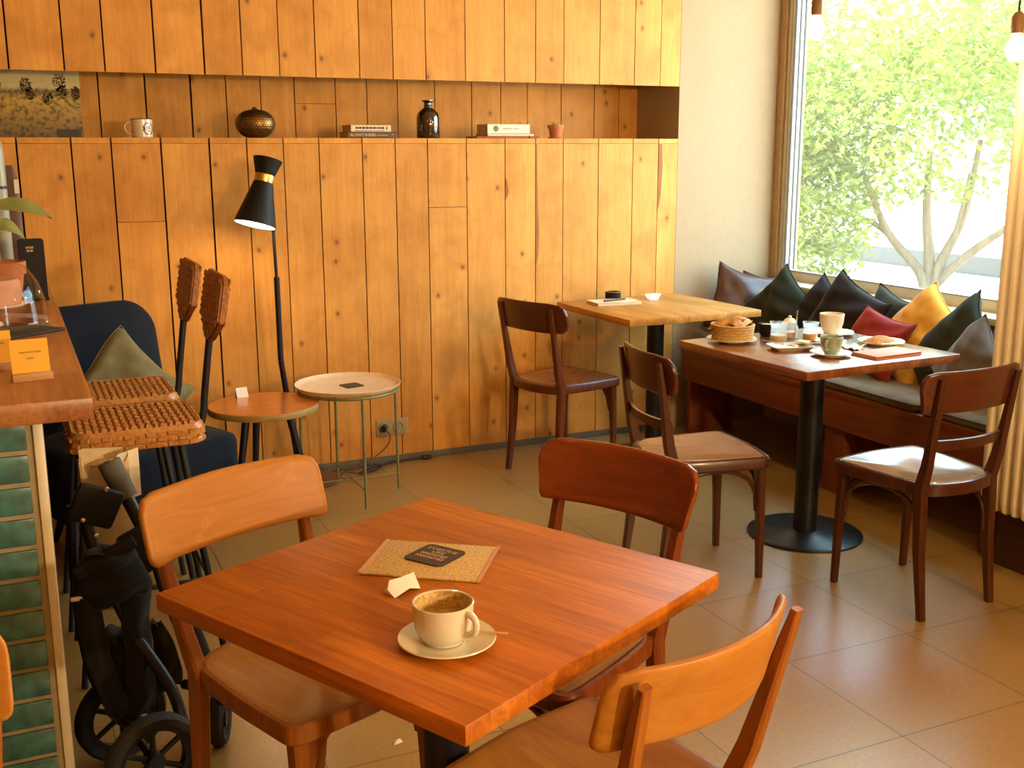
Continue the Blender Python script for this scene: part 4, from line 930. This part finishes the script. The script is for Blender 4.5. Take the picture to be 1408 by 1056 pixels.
for k, (s, y, w) in enumerate((('IT\'S NICE TO BE', .024, .064), ('LIKE', .010, .026), ('IMPORTANT BUT', -.004, .058), ('IMPORTANT NICE', -.018, .062))):
    lettering('lettering', s, .014, LETTER, t, (0, y, .0034), (0, 0, R(0)), 'CENTER', w)
sp = solo('sugar_sachet', 'crumpled white sugar sachet standing on the front table', 'sachet', MB().add([(-.030, -.016, 0), (.026, -.020, .001), (.028, -.002, .026), (-.026, .002, .026), (-.028, .016, 0), (.030, .014, 0), (-.034, -.002, .012), (0, -.021, .010), (.001, .001, .024)],
    [(0, 7, 8, 3), (7, 1, 2, 8), (3, 8, 4), (8, 2, 5), (8, 5, 4), (0, 3, 6), (3, 4, 6), (0, 6, 4), (1, 5, 2), (0, 4, 5, 1, 7)]), PAPER, (.562, 1.689, TZ), R(24))
solo('paper_scrap', 'tiny white paper scrap on the floor under the front table', 'scrap', MB().add([(-.012, -.008, 0), (.014, -.006, .002), (.010, .009, .006), (-.010, .008, .003), (0, 0, .009)], [(0, 1, 4), (1, 2, 4), (2, 3, 4), (3, 0, 4), (0, 3, 2, 1)]), FLOWER, (.80, 2.47, .0003))

# ------------------------------------------------------------------ the far table's things
nb = book('pale notebook on the honey table by the wall', (2.715, 4.705, TZ), R(-6), .235, .15, .014, BKCREAM, None)
solo('pen', 'dark pen lying across the notebook on the honey table', 'pen', MB().tube([(-.07, 0, .006), (.07, .012, .006)], [.006, .005], 10), BKDARK, (2.715, 4.69, TZ+.0141), R(8))
tl_ = thing('tealight_bowl', 'small black round bowl behind the notebook on the honey table', 'bowl', (2.79, 4.845, TZ))
part('body', MB().lathe([(0, 0), (.038, 0), (.040, .004), (.040, .040), (.037, .040), (.036, .008), (0, .008)], 36), BLACKM, tl_)
part('rim', MB().tube([(.0385*cos(2*pi*k/36), .0385*sin(2*pi*k/36), .040) for k in range(36)], .002, 6, True), SIDERIM, tl_)
bo = MB()
for s in (-1, 1): bo.add([(-.025, s*.012, 0), (.025, s*.012, 0), (.045, s*.014, .030), (-.040, s*.014, .030), (-.025, s*.011, 0), (.025, s*.011, 0), (.045, s*.013, .030), (-.040, s*.013, .030)], [(0, 1, 2, 3), (7, 6, 5, 4), (3, 2, 6, 7), (0, 3, 7, 4), (1, 5, 6, 2)])
bo.box((0, 0, .0006), (.05, .024, .0012))
solo('paper_boat', 'white folded paper tray on the honey table near the cream corner', 'paper', bo, PAPER, (2.965, 4.745, TZ), R(4))

# ------------------------------------------------------------------ the laid breakfast table
bp_ = solo('plate', 'white plate under the bread basket on the breakfast table', 'plate', saucer_mb(.100, .012), PORC, (2.585, 3.54, TZ), group='breakfast plates')
bs_ = thing('bread_basket', 'round woven bread basket on the breakfast table', 'basket', (2.588, 3.54, TZ+.006))
part('wall', MB().lathe([(0, 0), (.074, 0), (.078, .006), (.084, .058), (.082, .062), (.077, .059), (.073, .008), (0, .006)], 48), BASKET, bs_)
ro = MB()
for k in range(6): ro.tube([((.078+.0012*k)*cos(2*pi*j/48), (.078+.0012*k)*sin(2*pi*j/48), .008+.0105*k) for j in range(48)], .0042, 6, True)
part('coil', ro, BASKET, bs_)
def bread(label, loc, rot, w, l, h):
    m = MB().grid(12, 8, lambda u, v: ((2*u-1)*l/2, (2*v-1)*w/2, h*(sin(pi*u)**.5*sin(pi*v)**.5)*.9+.001+.003*sin(20*u+13*v)), thick=lambda u, v: ((2*u-1)*l/2, (2*v-1)*w/2, 0))
    return solo('bread_slice', label, 'bread', m, BREADC, loc, rot=rot, group='bread on the breakfast table', sharp=60)
bread('long bread crust sticking out of the basket to the left', (2.570, 3.555, TZ+.066), (R(6), R(16), R(150)), .05, .15, .028)
bread('bread slice on the right side of the basket', (2.622, 3.535, TZ+.062), (R(-8), R(-10), R(30)), .06, .10, .03)
bread('bread slice in the middle of the basket', (2.588, 3.515, TZ+.060), (R(20), R(6), R(70)), .06, .095, .03)
bw2 = thing('small_bowl', 'small black bowl between basket and jars on the breakfast table', 'bowl', (2.797, 3.585, TZ))
part('body', MB().lathe([(0, 0), (.028, 0), (.036, .012), (.040, .050), (.038, .052), (.034, .014), (0, .010)], 36), BLACKM, bw2)
part('contents', MB().lathe([(0, .046), (.036, .045)], 28), CHEESE, bw2)
def jar(label, loc, liq, r=.033, h=.072, fill=.4):
    t = thing('glass_jar', label, 'jar', loc, 0, 'little glasses on the breakfast table')
    part('glass', MB().lathe([(0, 0), (r*.88, 0), (r*.92, .003), (r*.90, h*.5), (r*.84, h*.7), (r*.98, h*.97), (r*1.05, h), (r*.95, h*.97), (r*.80, h*.7), (r*.86, h*.5), (r*.86, .006), (0, .005)], 36), JARG, t)
    part('contents', MB().lathe([(0, .0065), (r*.83, .0065), (r*.83, h*fill), (0, h*fill)], 32), liq, t); return t
jar('little glass of milk nearest the basket on the breakfast table', (2.730, 3.43, TZ), MILK, .036, .082, .38)
jar('little glass of amber drink right of the sugar pot', (2.850, 3.385, TZ), ORANGE, .032, .080, .45)
sg_ = thing('sugar_pot', 'small glass sugar pot with lid and spoon between the two glasses', 'pot', (2.830, 3.49, TZ))
part('glass', MB().lathe([(0, 0), (.030, 0), (.036, .02), (.034, .05), (.027, .062), (.025, .06), (.031, .048), (.032, .02), (0, .006)], 36), JARG, sg_)
part('sugar', MB().lathe([(0, .006), (.028, .008), (.031, .028), (0, .032)], 28), ORANGE, sg_)
part('lid', MB().lathe([(.028, .062), (.029, .066), (.018, .080), (.006, .085), (.007, .092), (0, .094)], 28), STONEW, sg_)
part('spoon', MB().tube([(.0, -.036, .012), (.004, -.040, .118)], [.003, .0022], 8), CHROME, sg_)
rp_ = thing('oblong_plate', 'white oblong plate with cutlery and cheese on the breakfast table', 'plate', (2.672, 3.285, TZ), R(-16), 'breakfast plates')
part('dish', MB().rings([[(x, y, z) for x, y in rpoly(w, d, .02)] for w, d, z in ((.13, .085, 0), (.135, .09, .003), (.165, .115, .016), (.163, .113, .018), (.130, .085, .007), (.05, .03, .006))]), PORC, rp_)
def cutlery(name, label, loc, rot, kind):
    t = thing(name, label, name, loc, rot=rot, group='cutlery on the oblong plate')
    part('handle', MB().bar([(-.08, 0, 0), (-.03, 0, 0), (.02, 0, .001)], [(.010, .003), (.007, .003), (.005, .003)], (0, 1, 0)), CHROME, t)
    if kind == 'knife': part('blade', MB().prism([(.02, -.006), (.09, -.005), (.10, .002), (.09, .006), (.02, .004)], 0, .0014), CHROME, t)
    else: part('head', MB().grid(8, 6, lambda u, v: (.02+.05*u, (2*v-1)*.011*sin(pi*(u*.85+.12)), .004*(2*v-1)**2+.003*(u-.5)**2*4), thick=lambda u, v: (.02+.05*u, (2*v-1)*.011*sin(pi*(u*.85+.12)), .004*(2*v-1)**2-.0015+.003*(u-.5)**2*4)), CHROME, t)
    return t
cutlery('spoon', 'spoon resting on the oblong plate', (2.640, 3.310, TZ+.0205), (0, R(4), R(-70)), 'spoon')
cutlery('knife', 'knife lying across the oblong plate', (2.700, 3.288, TZ+.0215), (0, 0, R(-24)), 'knife')
solo('cheese_slice', 'yellow cheese slice on the oblong plate', 'cheese', MB().box((0, 0, .004), (.045, .04, .006), bev=.001), CHEESE, (2.742, 3.300, TZ+.019), R(20))
solo('saucer', 'white saucer under the pale green cup on the breakfast table', 'saucer', saucer_mb(.075, .013), PORC, (2.725, 3.118, TZ))
cup('pale green coffee cup near the front edge of the breakfast table', (2.727, 3.12, TZ+.006), R(-150), .042, .066, CELADON, COFFEE, .5, .62)
solo('plate', 'white plate under the tall white cup on the breakfast table', 'plate', saucer_mb(.092, .013), PORC, (3.045, 3.49, TZ), group='breakfast plates')
cup('tall off-white stoneware cup without handle on the breakfast table', (3.045, 3.49, TZ+.006), 0, .050, .082, STONEW, COFFEE, .5, .62, handle=False)
solo('plate', 'small white plate in the middle of the breakfast table', 'plate', saucer_mb(.065, .010), PORC, (2.905, 3.335, TZ), group='breakfast plates')
solo('plate', 'white plate holding bread at the right of the breakfast table', 'plate', saucer_mb(.090, .012), PORC, (3.075, 3.235, TZ), group='breakfast plates')
bread('bread slice on the white plate at the right of the breakfast table', (3.058, 3.225, TZ+.0125), (0, 0, R(10)), .075, .115, .022)
solo('paper_napkin', 'crumpled white paper napkin behind the pale green cup', 'napkin', MB().grid(10, 10, lambda u, v: ((2*u-1)*.055, (2*v-1)*.04, .010+.006*sin(9*u+3*v)+.005*sin(12*v-5*u)), thick=lambda u, v: ((2*u-1)*.055, (2*v-1)*.04, .0085+.006*sin(9*u+3*v)+.005*sin(12*v-5*u))), PAPER, (2.885, 3.195, TZ-.0005), R(25))
mf = thing('menu_folder', 'pink menu folder lying on the breakfast table beside the green cup', 'menu', (2.925, 3.045, TZ), R(4))
part('cover', MB().box((0, 0, .010), (.235, .125, .003), bev=.0008).box((0, 0, .0015), (.235, .125, .003), bev=.0008).box((-.116, 0, .006), (.003, .125, .011)), PINKC, mf)
part('pages', MB().box((.002, 0, .0058), (.226, .118, .0056)), REDC, mf)

# ------------------------------------------------------------------ folded stroller and paper bag
sw = thing('stroller', 'folded black stroller leaning between the counter and the front chairs', 'stroller', (.20, 2.56, 0))
def rel(*p): return [(x-.20, y-2.56, z) for x, y, z in p]
def wheel(c, r, ang):
    M = Matrix.Translation(c) @ Matrix.Rotation(ang, 4, 'Z') @ Matrix.Rotation(pi/2, 4, 'Y')
    w = part('wheel', MB().lathe([(r-.026, -.016), (r-.008, -.020), (r, -.010), (r, .010), (r-.008, .020), (r-.026, .016), (r-.026, -.016)], 40, M), RUBBER, sw)
    h = MB().lathe([(r-.040, -.010), (r-.026, -.012), (r-.026, .012), (r-.040, .010), (r-.040, -.010)], 40, M).lathe([(0, -.018), (.022, -.018), (.022, .018), (0, .018)], 20, M)
    for k in range(6):
        a = 2*pi*k/6; h.tube([M @ Vector((.02*cos(a), .02*sin(a), 0)), M @ Vector(((r-.034)*cos(a), (r-.034)*sin(a), 0))], .007, 8)
    part('rim', h, BLACK, w)
wheel(rel((.198, 2.445, .115))[0], .115, R(-72)); wheel(rel((.150, 2.70, .115))[0], .115, R(-72)); wheel(rel((.385, 2.665, .07))[0], .070, R(-20))
part('grip', MB().tube(rel((.166, 2.640, .792), (.198, 2.620, .705)), [.027, .026], 16), GREYH, sw, label='grey foam grip')
part('push_bar', MB().tube(smooth(rel((.195, 2.622, .715), (.235, 2.60, .61), (.305, 2.58, .42), (.350, 2.585, .27), (.385, 2.62, .15))), [.016]*16+[.019]*8+[.022]*9, 14), BLACK, sw)
part('frame_tube', MB().tube(smooth(rel((.098, 2.62, .735), (.115, 2.60, .60), (.175, 2.55, .42), (.250, 2.50, .27), (.275, 2.48, .17))), .014, 12), BLACK, sw)
part('frame_tube', MB().tube(smooth(rel((.230, 2.60, .64), (.26, 2.57, .48), (.31, 2.56, .30))), .010, 12), BLACK, sw)
part('frame_tube', MB().tube(smooth(rel((.075, 2.63, .70), (.070, 2.64, .50), (.085, 2.66, .28), (.13, 2.69, .13))), .012, 12), BLACK, sw)
part('axle', MB().tube(rel((.150, 2.70, .115), (.198, 2.445, .115)), .010, 10), BLACK, sw)
part('fork', MB().tube(rel((.29, 2.55, .24), (.385, 2.62, .16), (.385, 2.665, .07)), .012, 10), BLACK, sw)
MR = Matrix.Translation(rel((.125, 2.555, .715))[0]) @ Euler((R(8), R(24), R(6))).to_matrix().to_4x4()
part('hinge_plate', MB().box((0, 0, 0), (.105, .024, .095), MR, bev=.014), BLACKM, sw)
MR = Matrix.Translation(rel((.215, 2.575, .585))[0]) @ Euler((R(6), R(-24), R(4))).to_matrix().to_4x4()
part('hinge_plate', MB().box((0, 0, 0), (.070, .026, .120), MR, bev=.014), BLACKM, sw)
for x, z in ((.150, .755), (.095, .690), (.120, .650)): part('rivet', MB().lathe([(0, .003), (.005, .002), (.006, 0)], 12, Matrix.Translation(rel((x, 2.541, z))[0]) @ Matrix.Rotation(pi/2, 4, 'X')), CHROME, sw)
MR = Matrix.Translation(rel((.135, 2.550, .590))[0]) @ Euler((0, R(-24), R(4))).to_matrix().to_4x4()
part('cross_bar', MB().box((0, 0, 0), (.150, .022, .034), MR, bev=.008), BLACKM, sw)
def sheet(name, rows, th=.022, y0=2.55, bulge=.03):
    """hanging canvas: rows of (left x, right x, z) from top to bottom"""
    n = len(rows)-1
    def at(u, v):
        f = v*n; i = min(int(f), n-1); k = f-i; a, b = rows[i], rows[i+1]; e = [p+(r-p)*k for p, r in zip(a, b)]
        return (e[0]+(e[1]-e[0])*u-.20, y0-2.56-bulge*sin(pi*u)+.006*sin(17*v+4*u), e[2]+.006*sin(7*u+3*v))
    part(name, MB().grid(12, 20, at, thick=lambda u, v: (at(u, v)[0], at(u, v)[1]+th+2*bulge*sin(pi*u), at(u, v)[2])), CANVAS, sw, 70)
sheet('seat_cloth', [(.095, .200, .600), (.070, .215, .560), (.058, .235, .510), (.065, .225, .480)], .03)
sheet('harness_leg', [(.060, .115, .500), (.064, .122, .42), (.072, .130, .34), (.095, .150, .26), (.110, .170, .20)], .05)
sheet('harness_leg', [(.150, .232, .500), (.160, .222, .42), (.164, .224, .34), (.158, .226, .25), (.140, .222, .20)], .06)
sheet('under_basket', [(.125, .180, .36), (.110, .200, .30), (.105, .215, .22), (.150, .205, .17)], .10, 2.575, .02)
sheet('side_cloth', [(.225, .250, .40), (.228, .275, .34), (.225, .290, .27), (.220, .285, .235)], .02, 2.56, .01)
part('strap', MB().box(rel((.235, 2.570, .640))[0], (.034, .012, .014), Matrix.Identity(4), bev=.003), PAPER, sw, label='pale strap end')
part('strap', MB().box(rel((.066, 2.540, .505))[0], (.026, .010, .010), bev=.003), PAPER, sw, label='pale strap end')
pb = thing('paper_bag', 'crumpled cream paper bag hanging behind the stroller grip under the stools', 'bag', (.160, 2.735, .40))
rr = random.Random(9)
rs = [[(x*k+rr.uniform(-.004, .004), y*k+rr.uniform(-.004, .004), z+(rr.uniform(-.015, .015) if z > .3 else 0)) for x, y in rpoly(.12, .08, .012, 3)] for z, k in ((0, .9), (.08, 1.02), (.20, .98), (.30, .95), (.385, .94))]
part('bag_body', MB().rings(rs, cap1=False), PAPERB, pb, 20)
part('handle', MB().tube(smooth([(-.03, -.035, .37), (-.01, -.07, .38), (.010, -.092, .395), (.028, -.07, .38), (.04, -.035, .37)]), .003, 6), PAPERB, pb)
part('loose_sheet', MB().grid(4, 6, lambda u, v: (.030+.05*u, -.03+.01*u, .27+.12*v+.01*u), thick=lambda u, v: (.030+.05*u, -.029+.01*u, .27+.12*v+.01*u)), PAPER, pb)

# ------------------------------------------------------------------ pendant bulbs
def pendant(label, x, y, z, power, vis=True):
    t = thing('pendant_bulb', label, 'lamp', (x, y, z), 0, 'bare pendant bulbs')
    part('bulb', MB().lathe([(0, 0), (.016, .004), (.028, .018), (.032, .036), (.028, .054), (.017, .074), (.014, .088), (0, .088)], 28), BULBG, t)
    part('lampholder', MB().lathe([(0, .086), (.018, .086), (.020, .092), (.020, .135), (.012, .148), (.004, .152), (0, .152)], 24), SOCKET, t)
    part('cord', MB().tube([(0, 0, .15), (0, 0, 3.0-z)], .0035, 8), CABLE, t)
    l = bpy.data.lights.new('pendant_light', 'POINT'); l.energy = power*LAMP; l.color = (1.0, .72, .37); l.shadow_soft_size = .05
    o = bpy.data.objects.new('pendant_light', l); COL.objects.link(o); o.parent = t; o.location = (0, 0, -.06)
pendant('bare bulb on a brown lampholder in front of the window, left one', 2.728, 3.30, 1.895, 13)
pendant('bare bulb on a brown lampholder at the top right edge', 2.945, 2.60, 1.775, 4)
for i, (x, y, z, w) in enumerate(((2.3, 2.0, 2.12, 10), (.6, 2.3, 2.12, 5), (2.75, -.9, 1.85, 110), (2.1, -2.0, 1.75, 290))):  # unseen bulbs added as fill light for the boards, niche and front table
    pendant('unseen bare bulb added as fill light outside the view', x, y, z, w)

# ------------------------------------------------------------------ outdoors
gd = struct('ground', MB().box((24, 12, -.06), (40, 50, .1)), GROUND)
def leaves(n, blobs, size, seed):
    rr = random.Random(seed); vs = []; fs = []
    tot = sum(b[1][0]*b[1][1]*b[1][2] for b in blobs)
    for c, r in blobs:
        for _ in range(int(n*r[0]*r[1]*r[2]/tot)):
            d = Vector((rr.gauss(0, 1), rr.gauss(0, 1), rr.gauss(0, 1))).normalized()*rr.random()**.4
            p = Vector((c[0]+d.x*r[0], c[1]+d.y*r[1], c[2]+d.z*r[2])); s = size*rr.uniform(.6, 1.3)
            M = Euler((rr.uniform(-.9, .9), rr.uniform(-.9, .9), rr.uniform(0, 6.28))).to_matrix(); o = len(vs)
            for x, y, z in ((-s, 0, 0), (0, -s*.42, .1*s), (s, 0, 0), (0, s*.42, .1*s)): vs.append(tuple(p+M @ Vector((x, y, z))))
            fs.append((o, o+1, o+2, o+3))
    me = bpy.data.meshes.new('foliage'); me.from_pydata(vs, [], fs); me.update(); return me
def tree(label, loc, stems, blobs, n, size, mat, seed, name='tree'):
    t = thing(name, label, name, loc, 0, 'trees and shrubs outside the window')
    b = MB()
    for pts, r in stems:
        sm = smooth(pts, 5); b.tube(sm, [r*(1-.6*k/(len(sm)-1)) for k in range(len(sm))], 10)
    part('trunk', b, BARK, t, 60)
    me = leaves(n, blobs, size, seed); me.materials.append(mat); o = bpy.data.objects.new('foliage', me); COL.objects.link(o); o.parent = t
    return t
tree('many-stemmed tree with lime foliage just outside the window', (7.9, 7.75, 0),
     [([(0, 0, -.05), (-.06, .04, .35), (-.30, .26, .75), (-.50, .42, 1.3)], .06), ([(0, 0, -.05), (.02, .02, .45), (.02, .10, .9), (.05, .15, 1.5)], .07), ([(.02, 0, -.05), (.05, -.08, .45), (.15, -.22, .9), (.2, -.3, 1.6)], .06), ([(.02, 0, .2), (.15, -.30, .55), (.3, -.8, .95), (.4, -1.3, 1.3)], .05),
      ([(-.12, .10, .45), (-.22, .45, .78), (-.30, .95, .92), (-.2, 1.5, 1.05)], .035), ([(.04, -.05, .3), (.10, -.20, .8), (.12, -.28, 1.3)], .035), ([(.3, -.95, -.05), (.3, -.93, .5), (.28, -.9, 1.2)], .055), ([(.28, -.95, .1), (.3, -1.25, .45), (.3, -1.7, .85)], .035)],
     [((-.3, .2, 1.75), (1.3, 1.9, .75)), ((-.1, .9, 1.25), (.9, 1.0, .35)), ((.2, -.9, 2.3), (1.2, 1.5, .8)), ((-.4, 1.4, 2.4), (1.2, 1.4, .8)), ((0, 0, 2.5), (1.5, 2.4, .5)), ((.3, -2.0, 2.2), (1.0, 1.0, .7)), ((.2, -1.5, 1.55), (.8, 1.0, .35)), ((-.2, -.6, 4.95), (2.0, 3.6, 1.0))], 20000, .058, LEAFA, 1)  # last blob: unseen upper crown added to keep sky reflections off the floor
tree('pale yellow-green shrub left of the tree outside the window', (7.0, 9.0, 0), [([(0, 0, -.05), (.05, 0, .6), (.1, 0, 1.3)], .05)], [((0, 0, .95), (.9, 1.2, .85)), ((.2, -.3, 1.7), (.8, 1.0, .6)), ((-.2, -.9, .7), (.6, .6, .5))], 8500, .05, LEAFC, 2, 'shrub')
tree('green leafy tree farther back behind the lime tree', (13.0, 16.0, 0), [([(0, 0, -.05), (.1, 0, 1.5), (0, .2, 4.0)], .16)], [((0, 0, 2.4), (2.2, 3.0, 1.1)), ((.5, -2.5, 2.9), (2.0, 2.4, .9)), ((0, 2.5, 2.2), (2.0, 2.4, 1.0))], 4200, .10, LEAFB, 3)
tree('green tree at the right of the view behind the lime tree', (14.0, 10.5, 0), [([(0, 0, -.05), (0, .1, 1.6), (.2, 0, 4.2)], .16)], [((0, 0, 2.6), (2.0, 2.6, .9)), ((0, 1.8, 3.0), (1.8, 2.2, .8))], 3400, .10, LEAFB, 4)
struct('garden_wall', MB().box((11.0, 11.5, .10), (.30, 9, .24)), HEDGEW)['kind'] = 'structure'
struct('house_wall', MB().box((26, 18, 2.0), (.4, 30, 4.0)), HOUSE)['kind'] = 'structure'
